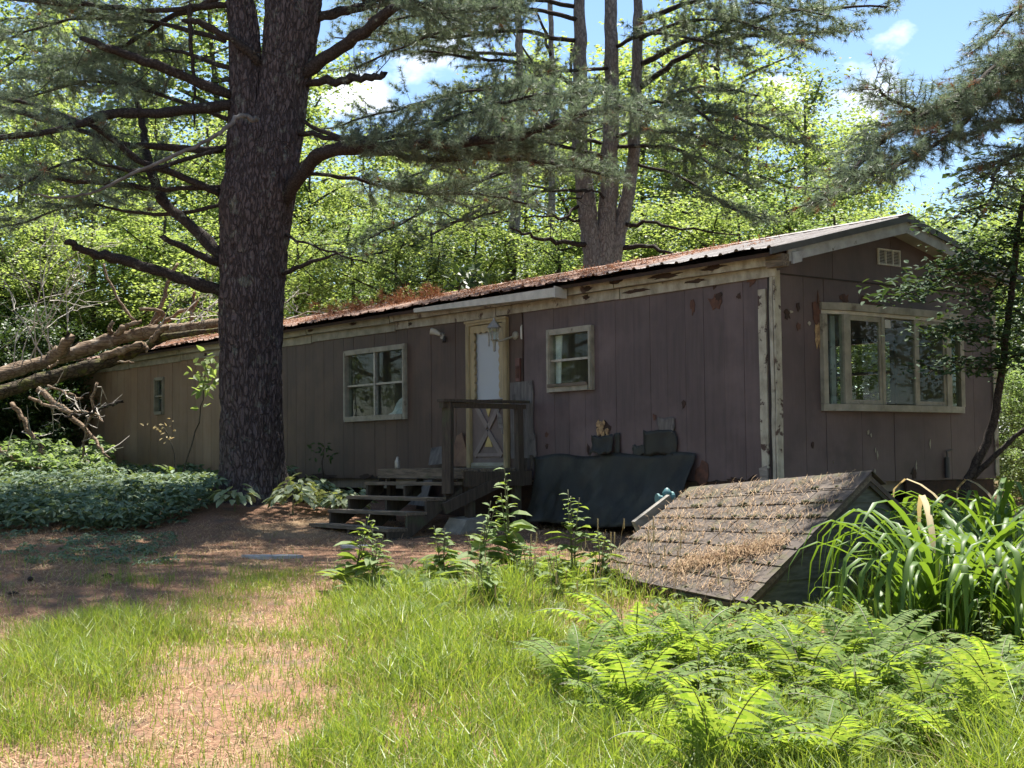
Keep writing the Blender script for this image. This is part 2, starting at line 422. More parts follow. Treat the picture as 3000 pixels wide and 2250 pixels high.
M['limb'] = mat_bark("limb_bark", (0.014, 0.011, 0.010), (0.062, 0.050, 0.044), (0.17, 0.18, 0.15), 22.0, (1, 1, 1), (0.60, 0.68), 0.6, 0.01)
M['barkfar'] = mat_bark("far_pine_bark", (0.130, 0.116, 0.110), (0.340, 0.315, 0.300), None, 24.0, (1, 1, 0.35), bstr=0.8)
M['barkdec'] = mat_bark("leaf_tree_bark", (0.035, 0.03, 0.025), (0.095, 0.085, 0.07), (0.14, 0.14, 0.12), 18.0, (1, 1, 0.4), (0.6, 0.7), 0.5)
M['deadpale'] = mat_plain("grey_dead_wood", (0.46, 0.43, 0.38), 0.9, (0.26, 0.23, 0.20), 12, None, 0.4)
M['greylimb'] = mat_plain("grey_limb", (0.20, 0.185, 0.17), 0.9, (0.07, 0.062, 0.056), 9, None, 0.4)
M['log'] = mat_bark("barkless_log", (0.075, 0.045, 0.028), (0.265, 0.195, 0.135), (0.36, 0.31, 0.25), 7.0, (0.25, 2.5, 2.5), (0.56, 0.72), 0.5, 0.02)
M['mosslog'] = mat_bark("mossy_log", (0.020, 0.016, 0.011), (0.10, 0.078, 0.052), (0.105, 0.105, 0.030), 14.0, (0.5, 1, 1), (0.50, 0.64), 0.8, 0.03)
M['litter'] = mat_leaf("fallen_needles", (0.22, 0.125, 0.065), (0.50, 0.36, 0.21), 0.12, 0.8, (1, 1, 1))
M['moss'] = mat_plain("moss", (0.075, 0.075, 0.022), 0.95, (0.03, 0.03, 0.012), 40, None, 0.9)

def mat_ground():
    m, n, l, b = new_mat("forest_floor")
    big = noise(n, l, 0.55, 6, 0.6)
    mid = noise(n, l, 3.5, 6, 0.65)
    fine = noise(n, l, 38.0, 5, 0.7)
    need = mixrgb(n, l, ramp(n, l, fine, 0.3, 0.7), (0.120, 0.064, 0.042), (0.33, 0.195, 0.125))
    soil = mixrgb(n, l, ramp(n, l, fine, 0.3, 0.7), (0.085, 0.060, 0.045), (0.20, 0.145, 0.105))
    out = mixrgb(n, l, ramp(n, l, mid, 0.50, 0.66), need, soil)
    straw = mixrgb(n, l, ramp(n, l, fine, 0.35, 0.65), (0.17, 0.115, 0.068), (0.37, 0.27, 0.165))
    out = mixrgb(n, l, ramp(n, l, big, 0.54, 0.66), out, straw)
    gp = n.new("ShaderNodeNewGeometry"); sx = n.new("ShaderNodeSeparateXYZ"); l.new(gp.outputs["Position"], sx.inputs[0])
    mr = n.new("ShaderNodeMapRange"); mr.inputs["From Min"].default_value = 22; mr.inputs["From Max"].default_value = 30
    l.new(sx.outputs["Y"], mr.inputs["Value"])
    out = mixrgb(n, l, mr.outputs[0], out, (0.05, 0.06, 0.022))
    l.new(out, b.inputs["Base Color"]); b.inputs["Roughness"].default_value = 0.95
    b.inputs["Specular IOR Level"].default_value = 0.1
    bump(n, l, b, fine, 0.9, 0.02)
    return m
M['ground'] = mat_ground()

def mat_roof():
    m, n, l, b = new_mat("needle_covered_metal")
    tc = n.new("ShaderNodeTexCoord"); sx = n.new("ShaderNodeSeparateXYZ"); l.new(tc.outputs["Object"], sx.inputs[0])
    f = noise(n, l, 2.2, 6, 0.65); g = noise(n, l, 45, 4, 0.7)
    metal = mixrgb(n, l, ramp(n, l, noise(n, l, 3, 5, 0.6, (4, 0.6, 1)), 0.35, 0.7), (0.23, 0.215, 0.21), (0.12, 0.09, 0.08))
    need = mixrgb(n, l, ramp(n, l, g, 0.3, 0.7), (0.13, 0.065, 0.042), (0.34, 0.185, 0.12))
    mr = n.new("ShaderNodeMapRange"); mr.inputs["From Min"].default_value = 0.4; mr.inputs["From Max"].default_value = 2.6
    mr.inputs["To Min"].default_value = -0.45; mr.inputs["To Max"].default_value = 0.16
    l.new(sx.outputs["X"], mr.inputs["Value"])
    ad = n.new("ShaderNodeMath"); ad.operation = 'ADD'; l.new(f, ad.inputs[0]); l.new(mr.outputs[0], ad.inputs[1])
    fac = ramp(n, l, ad.outputs[0], 0.44, 0.58)
    out = mixrgb(n, l, fac, metal, need)
    l.new(out, b.inputs["Base Color"]); b.inputs["Roughness"].default_value = 0.7
    bump(n, l, b, g, 0.5, 0.01)
    return m
M['roof'] = mat_roof()
M['shingle'] = mat_plain("asphalt_shingle", (0.110, 0.088, 0.072), 0.95, (0.055, 0.043, 0.036), 9, None, 0.5, spots=(0.085, 0.078, 0.04), spot_th=(0.52, 0.68), spot_scale=5)

# ------------------------------------------------------------------ ground
def gz(x, y):
    x = np.asarray(x, float); y = np.asarray(y, float)
    z = np.interp(y, [-60, 0, 6.9, 12, 17.5, 21, 27, 35, 80, 400], [-0.6, -0.22, 0.0, 0.2, 0.41, 0.60, 0.80, 0.90, 1.2, 1.5])
    z = z + 0.17 * np.exp(-((x + 3.7) ** 2 + (y - 20.5) ** 2) / 3.2) + 0.12 * np.exp(-((x - 1.4) ** 2 + (y - 16.5) ** 2) / 2.5)
    z = z + 0.06 * (fbm(x * 0.35 + 50, y * 0.35 + 50, seed=4, oct=3) - 0.5) + 0.03 * (fbm(x * 1.8 + 90, y * 1.8 + 90, seed=9, oct=3) - 0.5)
    return z
def gzs(x, y): return float(gz(np.array([x]), np.array([y]))[0])
xs = np.concatenate([np.linspace(-260, -30, 14), np.linspace(-29, -9, 24), np.arange(-8.8, 8.8, 0.14), np.linspace(9, 29, 24), np.linspace(30, 260, 14)])
ys = np.concatenate([np.linspace(-120, 2, 14), np.arange(2.4, 24, 0.14), np.linspace(24.3, 45, 40), np.linspace(46, 420, 30)])
GX, GY = np.meshgrid(xs, ys)
GV = np.stack([GX, GY, gz(GX, GY)], -1).reshape(-1, 3)
nx, ny = len(xs), len(ys)
ii, jj = np.meshgrid(np.arange(nx - 1), np.arange(ny - 1))
q0 = (jj * nx + ii).ravel()
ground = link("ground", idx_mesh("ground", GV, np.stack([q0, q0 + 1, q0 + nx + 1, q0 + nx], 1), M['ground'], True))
tag(ground, kind="structure")

# ------------------------------------------------------------------ mobile home
HAZ, HDIP = rad(37.6), rad(1.0)
HO = Vector((2.785, 14.92, 1.12))
ha = Vector((-math.sin(HAZ) * math.cos(HDIP), math.cos(HAZ) * math.cos(HDIP), -math.sin(HDIP)))
he = Vector((math.cos(HAZ), math.sin(HAZ), 0)); he = (he - ha * he.dot(ha)).normalized()
hz = he.cross(ha)
HM = Matrix(((ha.x, -he.x, hz.x, HO.x), (ha.y, -he.y, hz.y, HO.y), (ha.z, -he.z, hz.z, HO.z), (0, 0, 0, 1)))
def hw(u, off, z):  # house coordinates to world
    return HO + ha * u - he * off + hz * z
L, W, H, RIDGE = 20.4, 3.95, 2.30, 2.99
home = empty("mobile_home"); home.matrix_world = HM
tag(home, "long low mobile home with purple-brown siding and needle-covered metal roof", "mobile home")

OPEN = [(7.05, 8.69, 0.94, 1.92), (2.93, 3.73, 1.18, 1.86), (4.66, 5.45, 0.19, 2.08), (15.47, 15.84, 1.26, 1.89)]
OPEN_END = [(0.80, 3.20, 0.86, 1.88)]
OPEN_REAR = [(1.45, 2.45, 0.95, 1.80), (6.5, 7.8, 0.9, 1.8), (10, 11.5, 0.9, 1.8)]
def panel_pieces(a0, a1, z0, z1, opens):
    """rectangle minus openings -> list of (a0,a1,z0,z1)"""
    cuts = sorted({a0, a1} | {min(max(c, a0), a1) for o in opens for c in o[:2]})
    out = []
    for p, q in zip(cuts[:-1], cuts[1:]):
        if q - p < 1e-4: continue
        mid = (p + q) / 2; zc = z0
        for o in sorted([o for o in opens if o[0] < mid < o[1]], key=lambda o: o[2]):
            if o[2] > zc: out.append((p, q, zc, min(o[2], z1)))
            zc = max(zc, o[3])
        if zc < z1: out.append((p, q, zc, z1))
    return out

fw = MB()
for p in panel_pieces(0.02, L, 0.02, H, OPEN): fw.box(p[0], p[1], -0.09, -0.015, p[2], p[3])
front_wall = fw.build("front_wall", M['core'], home)
ew = MB()
for p in panel_pieces(0.0, W, 0.02, H, OPEN_END): ew.box(0.015, 0.09, -p[1], -p[0], p[2], p[3])
ew.prism([(-0.02, H), (-W + 0.02, H), (-W / 2, H + 0.49)], 0.015, 0.07, 'x')
end_wall = ew.build("end_wall", M['core'], home)
rw = MB()
for p in panel_pieces(0.1, L, 0.02, H, OPEN_REAR): rw.box(p[0], p[1], -W, -W + 0.08, p[2], p[3])
rear_wall = rw.build("rear_wall", M['room'], home)
fe = MB(); fe.box(L - 0.06, L - 0.002, -W + 0.01, -0.01, 0, H); fe.prism([(-0.02, H), (-W + 0.02, H), (-W / 2, H + 0.49)], L - 0.06, L - 0.01, 'x'); fe.build("far_end_wall", M['tan'], home)
flr = MB(); flr.box(0.1, L - 0.1, -W + 0.1, -0.1, -0.12, 0.05); flr.build("room_floor", M['room'], home)
cei = MB(); cei.box(0.1, L - 0.1, -W + 0.1, -0.1, 2.22, 2.26); cei.build("room_ceiling", M['room'], home)
par = MB(); par.box(4.55, 4.6, -W + 0.1, -0.7, 0.05, 2.22); par.build("partition", M['room'], home)
par = MB(); par.box(9.6, 9.65, -W + 0.1, -0.1, 0.05, 2.22); par.build("partition", M['room'], home)
for k, o in enumerate(OPEN_REAR):
    f = MB(); a0, a1, z0, z1 = o
    for bx in ((a0 - .05, a0 + .03, z0 - .05, z1 + .05), (a1 - .03, a1 + .05, z0 - .05, z1 + .05), (a0 + .03, a1 - .03, z0 - .05, z0 + .03), (a0 + .03, a1 - .03, z1 - .03, z1 + .05), (a0 + .03, a1 - .03, (z0 + z1) / 2 - .02, (z0 + z1) / 2 + .02)):
        f.box(bx[0], bx[1], -W + 0.03, -W + 0.10, bx[2], bx[3])
    f.build("rear_window_frame", M['dark'], home)
bl = MB(); bl.box(0.2, L - 0.2, -W + 0.25, -W + 0.35, -0.75, -0.13); bl.box(0.3, 0.4, -W + 0.36, -0.3, -0.7, -0.13); bl.box(7.0, L - 0.2, -0.5, -0.42, -0.6, -0.13); bl.build("underfloor_void", M['core'], home)  # dark boxes standing in for the shaded void below the house

# siding boards of the long wall (each board its own piece)
edges = [0.02, 0.22, 0.44, 0.73, 1.04, 1.33, 1.63, 1.91, 2.19, 2.51, 2.82, 3.08, 3.39, 3.67, 4.02, 4.29]
edges += list(np.linspace(4.31, 12.1, 27))[0:]
edges += list(np.linspace(12.1, L, 26))[1:]
for i, (p, q) in enumerate(zip(edges[:-1], edges[1:])):
    if q - p < 0.03: continue
    mt = M['purple'] if q <= 4.3 else (M['brown'] if q < 12.11 else M['tan'])
    gap = 0.0018 if q <= 4.3 else (0.0028 if q < 12.11 else 0.005)
    y1 = random.uniform(-0.002, 0.003)
    for pc in panel_pieces(p + gap, q - gap, 0.0, 2.27, OPEN):
        b = MB(); zb = pc[2]
        if zb == 0.0:    # ragged rotten lower edge
            n = 4; us = np.linspace(pc[0], pc[1], n + 1)
            zz = 0.02 + 0.05 * (vnoise(us * 9, us * 0, seed=3)) ** 2 * 2
            b.prism([(u, z) for u, z in zip(us, zz)] + [(pc[1], pc[3]), (pc[0], pc[3])], -0.012, y1)
        else: b.box(pc[0], pc[1], -0.012, y1, pc[2], pc[3])
        b.build("siding_board", mt, front_wall)
# boards of the gable end
eb = [0.02, 0.47, 0.80, 1.40, 1.97, 2.52, 3.04, 3.51, 3.93]
for p, q in zip(eb[:-1], eb[1:]):
    x1 = random.uniform(-0.003, 0.002)
    for pc in panel_pieces(p + 0.003, q - 0.003, 0.0, 2.225, OPEN_END):
        b = MB(); b.box(x1, 0.012, -pc[1], -pc[0], pc[2], pc[3])
        b.build("siding_board", M['purple'], end_wall)
gsl = (RIDGE - 0.09 - 2.32) / (W / 2)
gb = [0.03, 0.95, 1.97, 2.98, 3.92]
for p, q in zip(gb[:-1], gb[1:]):
    b = MB(); zt = lambda v: 2.30 + gsl * min(v, W - v)
    poly = [(-p - .003, 2.235), (-q + .003, 2.235), (-q + .003, zt(q))]
    poly.append((-p - .003, zt(p)))
    b.prism(poly, -0.008, 0.012, 'x'); b.build("gable_panel", M['purple'], end_wall)
db = MB(); db.box(-0.012, 0.0, -W + .02, -0.02, 2.222, 2.236); db.build("seam_strip", M['core'], end_wall)

# corner trims
def strip(name, m, pts_l, w, depth, parent, face):
    """wobbling vertical strip; face 'f' front wall or 'e' end wall"""
    b = MB(); zz = np.linspace(pts_l[0], pts_l[1], 15)
    for i in range(14):
        o0, o1 = [0.006 * (vnoise(z * 3.1, 0.0, seed=int(w * 1000)) - .5) * 2 for z in (zz[i], zz[i + 1])]
        for_ = (pts_l[2], pts_l[2] + w)
        a, c = for_
        ww0 = 0.012 * vnoise(zz[i] * 6, 1.0, seed=5); ww1 = 0.012 * vnoise(zz[i + 1] * 6, 1.0, seed=5)
        if face == 'f':
            b.hexa([(a + o0, 0.004, zz[i]), (c + o0 - ww0, 0.004, zz[i]), (c + o0 - ww0, 0.004 + depth, zz[i]), (a + o0, 0.004 + depth, zz[i]),
                    (a + o1, 0.004, zz[i + 1]), (c + o1 - ww1, 0.004, zz[i + 1]), (c + o1 - ww1, 0.004 + depth, zz[i + 1]), (a + o1, 0.004 + depth, zz[i + 1])])
        else:
            b.hexa([(-0.004 - depth, -c + o0, zz[i]), (-0.004, -c + o0, zz[i]), (-0.004, -a + o0 - ww0, zz[i]), (-0.004 - depth, -a + o0 - ww0, zz[i]),
                    (-0.004 - depth, -c + o1, zz[i + 1]), (-0.004, -c + o1, zz[i + 1]), (-0.004, -a + o1 - ww1, zz[i + 1]), (-0.004 - depth, -a + o1 - ww1, zz[i + 1])])
    return b.build(name, m, parent)
strip("corner_trim", M['trimpeel'], (0.17, 2.07, 0.10), 0.11, 0.02, home, 'f')
strip("corner_trim", M['trimpeel'], (0.03, 2.26, -0.02), 0.10, 0.02, home, 'e')
strip("corner_trim", M['peel'], (0.03, 2.24, 0.0), 0.05, 0.016, home, 'f')
strip("corner_trim", M['peel'], (0.03, 2.24, W - 0.06), 0.08, 0.016, home, 'e')
cb = MB(); cb.prism([(0.10, 0.0), (0.21, 0.0), (0.23, 0.17), (0.12, 0.20)], 0.004, 0.03); cb.build("broken_trim_foot", M['palewood'], home)
strip("corner_trim", M['cream'], (0.0, 2.2, L - 0.06), 0.06, 0.016, home, 'f')

# eave boards
for k, u0 in enumerate(np.arange(-0.05, L, 2.45)):
    u1 = min(u0 + 2.43, L)
    b = MB(); dz = random.uniform(-0.012, 0.012)
    b.hexa([(u0, 0.004, 2.185 + dz), (u1, 0.004, 2.185 - dz), (u1, 0.03, 2.185 - dz), (u0, 0.03, 2.185 + dz), (u0, 0.004, 2.305), (u1, 0.004, 2.305), (u1, 0.03, 2.305), (u0, 0.03, 2.305)])
    b.build("frieze_board", M['peel'] if u0 < 5 else M['cream'], home)
    b = MB(); dz = random.uniform(-0.015, 0.012)
    b.hexa([(u0, 0.10, 2.30 + dz), (u1, 0.10, 2.30 - dz), (u1, 0.122, 2.30 - dz), (u0, 0.122, 2.30 + dz), (u0, 0.12, 2.425), (u1, 0.12, 2.425), (u1, 0.142, 2.425), (u0, 0.142, 2.425)])
    b.build("fascia_board", M['peel'] if u0 < 7 else M['cream'], home)
sf = MB(); sf.hexa([(-0.04, 0.0, 2.306), (L, 0.0, 2.306), (L, 0.10, 2.325), (-0.04, 0.10, 2.325), (-0.04, 0.0, 2.335), (L, 0.0, 2.335), (L, 0.10, 2.345), (-0.04, 0.10, 2.345)]); sf.build("soffit", M['soffit'], home)
sl = (RIDGE - 2.445) / (W / 2 + 0.30)
def roofz(y): return 2.445 + sl * min(0.30 - y, W + 0.30 + y)
# roof sheathing below the metal
sh = MB(); sh.prism([(0.24, roofz(0.24) - 0.05), (-W / 2, RIDGE - 0.05), (-W - 0.24, roofz(0.24) - 0.05), (-W - 0.24, roofz(0.24) - 0.09), (-W / 2, RIDGE - 0.10), (0.24, roofz(0.24) - 0.09)], -0.17, L + 0.2, 'x')
roof = sh.build("roof", M['hole'], home)
pw = 0.92
prof = [(0, 0), (0.02, 0.022), (0.045, 0.022), (0.065, 0), (0.14, 0.0), (0.15, 0.007), (0.16, 0.0), (0.23, 0)]
for side in (0, 1):
    for k in range(int((L + 0.5) / pw) + 1):
        u0 = -0.26 + k * pw
        if u0 > L + 0.2: break
        c = [(u0 + j * 0.23 + a, h) for j in range(4) for a, h in prof[:-1]] + [(u0 + pw - 0.004, 0)]
        yy = [0.30 + random.uniform(-0.015, 0.02), -0.3, -1.1, -W / 2 - 0.01]
        V = []; lift = random.uniform(0, 0.012)
        for r, y in enumerate(yy):
            for j, (u, h) in enumerate(c):
                zz = roofz(y if y < 0.3 else 0.3) + h + (lift + 0.010 * math.sin(u * 9 + k) if r == 0 else 0)
                V.append((u, y if side == 0 else -W - y, zz))
        n = len(c); F = [(r * n + j, r * n + j + 1, (r + 1) * n + j + 1, (r + 1) * n + j) for r in range(3) for j in range(n - 1)]
        b = MB(); b.add(V, F)
        o = b.build("roof_panel", M['roof'], roof)
        md = o.modifiers.new("thick", 'SOLIDIFY'); md.thickness = 0.003
rc = MB(); rc.prism([(-W / 2 + 0.16, RIDGE - 0.012), (-W / 2, RIDGE + 0.035), (-W / 2 - 0.16, RIDGE - 0.012), (-W / 2, RIDGE + 0.025)], -0.27, L + 0.2, 'x'); rc.build("ridge_cap", M['roof'], roof)
# rakes at the gable end
for s_ in (0, 1):
    f = (lambda y: y) if s_ == 0 else (lambda y: -W - y)
    b = MB(); e0, e1 = (0.02, -W / 2) 
    zt = lambda y: roofz(y) - 0.02
    b.hexa([(-0.235, f(e0), zt(e0) - 0.17), (-0.21, f(e0), zt(e0) - 0.17), (-0.21, f(e1 + 0.001), zt(e1) - 0.17), (-0.235, f(e1 + 0.001), zt(e1) - 0.17),
            (-0.235, f(e0), zt(e0) - 0.03), (-0.21, f(e0), zt(e0) - 0.03), (-0.21, f(e1 + 0.001), zt(e1) - 0.03), (-0.235, f(e1 + 0.001), zt(e1) - 0.03)])
    b.build("rake_board", M['bluegrey'], home)
    b = MB(); e0 = 0.32
    b.hexa([(-0.27, f(e0), roofz(.3) - 0.07), (-0.245, f(e0), roofz(.3) - 0.07), (-0.245, f(e1 + .001), RIDGE - 0.065), (-0.27, f(e1 + .001), RIDGE - 0.065),
            (-0.27, f(e0), roofz(.3) - 0.005), (-0.245, f(e0), roofz(.3) - 0.005), (-0.245, f(e1 + .001), RIDGE + 0.01), (-0.27, f(e1 + .001), RIDGE + 0.01)])
    b.build("metal_rake_edge", M['dark'], home)
    b = MB(); e0 = 0.0
    b.hexa([(-0.20, f(e0), zt(e0) - 0.16), (-0.01, f(e0), zt(e0) - 0.16), (-0.01, f(e1 + .001), zt(e1) - 0.16), (-0.20, f(e1 + .001), zt(e1) - 0.16),
            (-0.20, f(e0), zt(e0) - 0.145), (-0.01, f(e0), zt(e0) - 0.145), (-0.01, f(e1 + .001), zt(e1) - 0.145), (-0.20, f(e1 + .001), zt(e1) - 0.145)])
    b.build("gable_soffit", M['soffit'], home)
b = MB(); b.box(-0.25, -0.02, 0.03, 0.14, 2.27, 2.40); b.build("bare_rafter_end", M['woodx'], home)
b = MB(); b.hexa([(-0.262, -0.16, 2.335), (-0.236, -0.16, 2.335), (-0.236, -0.02, 2.30), (-0.262, -0.02, 2.30), (-0.262, -0.16, 2.455), (-0.236, -0.16, 2.455), (-0.236, -0.02, 2.42), (-0.262, -0.02, 2.42)]); b.build("bent_metal_flap", M['bluegrey'], home)

# loose gutter over the door
g = MB(); g.hexa([(3.25, 0.20, 2.27), (6.30, 0.26, 2.345), (6.30, 0.36, 2.345), (3.25, 0.33, 2.27), (3.25, 0.20, 2.30), (6.30, 0.26, 2.36), (6.30, 0.365, 2.40), (3.25, 0.335, 2.385)])
g.build("loose_gutter", M['white'], home)
g = MB(); g.hexa([(3.20, 0.17, 2.25), (3.22, 0.17, 2.25), (3.22, 0.36, 2.26), (3.20, 0.36, 2.26), (3.20, 0.17, 2.37), (3.22, 0.17, 2.37), (3.22, 0.36, 2.40), (3.20, 0.36, 2.40)]); g.build("gutter_end", M['white'], home)

# windows of the long wall
def window(u0, u1, z0, z1, cross_v, mz, trim=0.055, m='cream', glass='glass', dep=0.05):
    w = empty("window"); w.parent = home
    t = trim
    for nm, bx in (("jamb", (u0 - t * .6, u0 + t * .5, z0 - t, z1 + t)), ("jamb", (u1 - t * .5, u1 + t * .6, z0 - t, z1 + t)),
                   ("head", (u0 + t * .5, u1 - t * .5, z1 - t * .3, z1 + t)), ("sill", (u0 + t * .5, u1 - t * .5, z0 - t, z0 + t * .4))):
        b = MB(); j = [random.uniform(-.004, .004) for _ in range(4)]
        d1 = dep if nm != "sill" else dep + .02
        b.hexa([(bx[0] + j[0], -0.06, bx[2]), (bx[1] + j[1], -0.06, bx[2]), (bx[1] + j[1], d1, bx[2]), (bx[0] + j[0], d1, bx[2]),
                (bx[0], -0.06, bx[3] + j[2]), (bx[1], -0.06, bx[3] + j[3]), (bx[1], d1, bx[3] + j[3]), (bx[0], d1, bx[3] + j[2])])
        if nm == "jamb":   # stepped moulding
            b.box(bx[0] + .012, bx[1] - .012, d1, d1 + .012, bx[2] + .03, bx[3] - .03)
        b.build(nm, M[m], w)
    if cross_v:
        b = MB(); c = (u0 + u1) / 2; b.box(c - .02, c + .02, -0.03, 0.03, z0 + t * .4, z1 - t * .3); b.build("mullion", M['metal'], w)
    b = MB(); b.box(u0 + t * .5, u1 - t * .5, -0.025, 0.02, mz - .014, mz + .014); b.build("meeting_rail", M['metal'], w)
    cols = [(u0, u1)] if not cross_v else [(u0, (u0 + u1) / 2), ((u0 + u1) / 2, u1)]
    for a, c in cols:
        for zz in ((z0 + t * .4, mz - .014, -0.02), (mz + .014, z1 - t * .3, -0.012)):
            ti = random.uniform(-.006, .006)
            b = MB(); b.hexa([(a + .02, zz[2] - .003, zz[0]), (c - .02, zz[2] - .003 + ti, zz[0]), (c - .02, zz[2] + ti, zz[0]), (a + .02, zz[2], zz[0]), (a + .02, zz[2] - .003, zz[1]), (c - .02, zz[2] - .003 + ti, zz[1]), (c - .02, zz[2] + ti, zz[1]), (a + .02, zz[2], zz[1])])
            b.build("pane", M[glass], w)
    return w
window(7.05, 8.69, 0.94, 1.92, True, 1.43)
kw = window(2.93, 3.73, 1.18, 1.86, False, 1.52)
b = MB(); b.box(2.95, 3.71, 0.0, 0.09, 1.185, 1.225); b.build("bare_sill_board", M['woodx'], kw)
b = MB(); b.prism([(3.62, 1.24), (3.70, 1.24), (3.71, 1.84), (3.58, 1.84)], -0.07, -0.055); b.build("curtain", M['cloth'], kw)
window(15.47, 15.84, 1.26, 1.89, False, 1.57, 0.045, 'cream', 'glass2', 0.03)
bd = MB()
uu, vv = np.meshgrid(np.linspace(0, 1, 14), np.linspace(0, 1, 12))
zz = 0.97 + 0.40 * vv * (0.55 + 0.6 * fbm(uu * 3 + 1, vv * 3, seed=8)); 
PV = np.stack([7.12 + 0.62 * uu + 0.05 * vv, -0.16 - 0.25 * vv + 0.16 * fbm(uu * 4, vv * 4, seed=3), zz - 0.1 * uu], -1).reshape(-1, 3)
bd.add(PV, [(j * 14 + i, j * 14 + i + 1, (j + 1) * 14 + i + 1, (j + 1) * 14 + i) for j in range(11) for i in range(13)])
bo = bd.build("bedding", M['cloth'], None, True); bo.matrix_world = HM
tag(bo, "crumpled white bedding heaped behind the lower right pane of the four-pane window", "bedding")

# door
door = empty("door"); door.parent = home
for nm, bx, mm in (("jamb", (4.60, 4.68, 0.17, 2.10), 'yellow'), ("jamb", (5.43, 5.51, 0.17, 2.10), 'yellow'), ("head", (4.60, 5.51, 2.101, 2.16), 'yellow')):
    b = MB(); b.box(bx[0], bx[1], -0.05, 0.045, bx[2], bx[3])
    if nm == "jamb":
        for k in range(3): b.box(bx[0] + .01 + .024 * k, bx[0] + .026 + .024 * k, 0.045, 0.053, bx[2], bx[3] - .01)
    else: b.box(bx[0] - .01, bx[1] + .01, 0.045, 0.065, 2.135, 2.165)
    b.build(nm, M[mm], door)
b = MB(); b.box(4.681, 5.429, -0.045, 0.0, 0.25, 1.09); b.build("lower_panel", M['doorlow'], door)
b = MB(); b.box(4.76, 5.35, -0.05, -0.015, 1.09, 2.03); b.build("pane", M['doorpanel'], door)
b = MB(); b.box(4.745, 4.775, -0.045, -0.012, 1.30, 1.92); b.build("dark_gap", M['core'], door)
b = MB(); b.box(5.045, 5.055, -0.014, 0.0, 1.80, 1.99); b.build("pull_chain", M['metal'], door)
def scallop(a0, a1, zz0, zz1, n, side):
    """strip with a scalloped inner edge; side +1: scallops towards +u"""
    out = []
    if side in (1, -1):
        base, tipb = (a0, a1) if side == 1 else (a1, a0)
        out.append((base, zz0)); 
        zs = np.linspace(zz0, zz1, n * 8 + 1)
        e = [(tipb + side * 0.022 * abs(math.sin(math.pi * n * (z - zz0) / (zz1 - zz0))) , z) for z in zs]
        return [(base, zz0)] + e + [(base, zz1)]
    us = np.linspace(a0, a1, n * 8 + 1)
    return [(a0, zz1)] + [(u, zz0 - 0.022 * abs(math.sin(math.pi * n * (u - a0) / (a1 - a0)))) for u in us] + [(a1, zz1)]
b = MB(); b.prism(scallop(5.34, 5.428, 1.10, 1.99, 8, -1), 0.0, 0.03); b.build("scalloped_trim", M['yellow'], door)
b = MB(); b.prism(scallop(4.682, 4.77, 1.10, 1.99, 8, 1), 0.0, 0.03); b.build("scalloped_trim", M['yellow'], door)
b = MB(); b.prism(scallop(4.682, 5.428, 2.005, 2.09, 6, 0), 0.001, 0.03); b.build("scalloped_trim", M['yellow'], door)
for a, c in (((5.36, .34), (5.06, .66)), ((4.75, .34), (5.05, .66)), ((5.36, 1.06), (5.07, .72)), ((4.75, 1.06), (5.04, .72))):
    b = MB(); b.bar((a[0], 0.012, a[1]), (c[0], 0.012, c[1]), 0.075, 0.024, (0, 1, 0)); b.build("cross_brace", M['doorlight'], door)
for tri in ([(4.98, 1.02), (5.13, 1.02), (5.055, .86)], [(4.97, .46), (5.14, .46), (5.055, .62)]):
    b = MB(); b.prism(tri, 0.0, 0.012); b.build("triangle_inset", M['mustard'], door)
b = MB(); b.box(4.75, 5.36, 0.0, 0.02, 0.33, 0.375); b.build("bottom_rail", M['doorlight'], door)
b = MB(); b.box(4.68, 5.43, -0.05, 0.03, 0.17, 0.25); b.box(4.72, 5.40, 0.03, 0.05, 0.20, 0.215); b.build("threshold", M['cream'], door)
b = MB(); b.bar((4.80, 0.06, 1.05), (4.68, 0.10, 0.70), 0.03, 0.012); b.bar((4.72, 0.07, 0.88), (4.60, 0.12, 0.62), 0.025, 0.012); b.build("hanging_splinter", M['palewood'], door)

# wall lantern beside the door
lan = empty("wall_lantern"); lan.parent = home
b = MB(); b.lathe([(0.001, 0.40), (0.012, 0.385), (0.02, 0.36), (0.035, 0.345), (0.05, 0.325), (0.095, 0.27), (0.10, 0.262), (0.085, 0.258)], (4.60, 0.24, 1.74), 6); b.build("cap", M['metal'], lan)
b = MB(); b.lathe([(0.075, 0.257), (0.045, 0.10), (0.03, 0.09)], (4.60, 0.24, 1.74), 6); b.build("lamp_glass", M['glass2'], lan)
b = MB()
for k in range(6):
    t = k * math.pi / 3; b.bar((4.60 + .076 * math.cos(t), .24 + .076 * math.sin(t), 1.997), (4.60 + .046 * math.cos(t), .24 + .046 * math.sin(t), 1.84), .008, .008)
b.build("cage", M['metal'], lan)
b = MB(); b.lathe([(0.03, 0.09), (0.05, 0.085), (0.03, 0.07), (0.02, 0.02), (0.018, -0.05), (0.024, -0.06), (0.001, -0.07)], (4.60, 0.24, 1.76), 10); b.build("finial", M['cream'], lan)
b = MB(); b.tube(smooth_path([(4.47, 0.02, 1.89), (4.50, 0.10, 1.86), (4.56, 0.18, 1.83), (4.60, 0.22, 1.85)], 4), .015, 8); b.build("arm", M['cream'], lan)
b = MB(); b.tube([(4.45, 0.002, 1.90), (4.45, 0.02, 1.90), (4.45, 0.04, 1.90)], [.06, .055, .02], 14); b.build("wall_plate", M['cream'], lan)
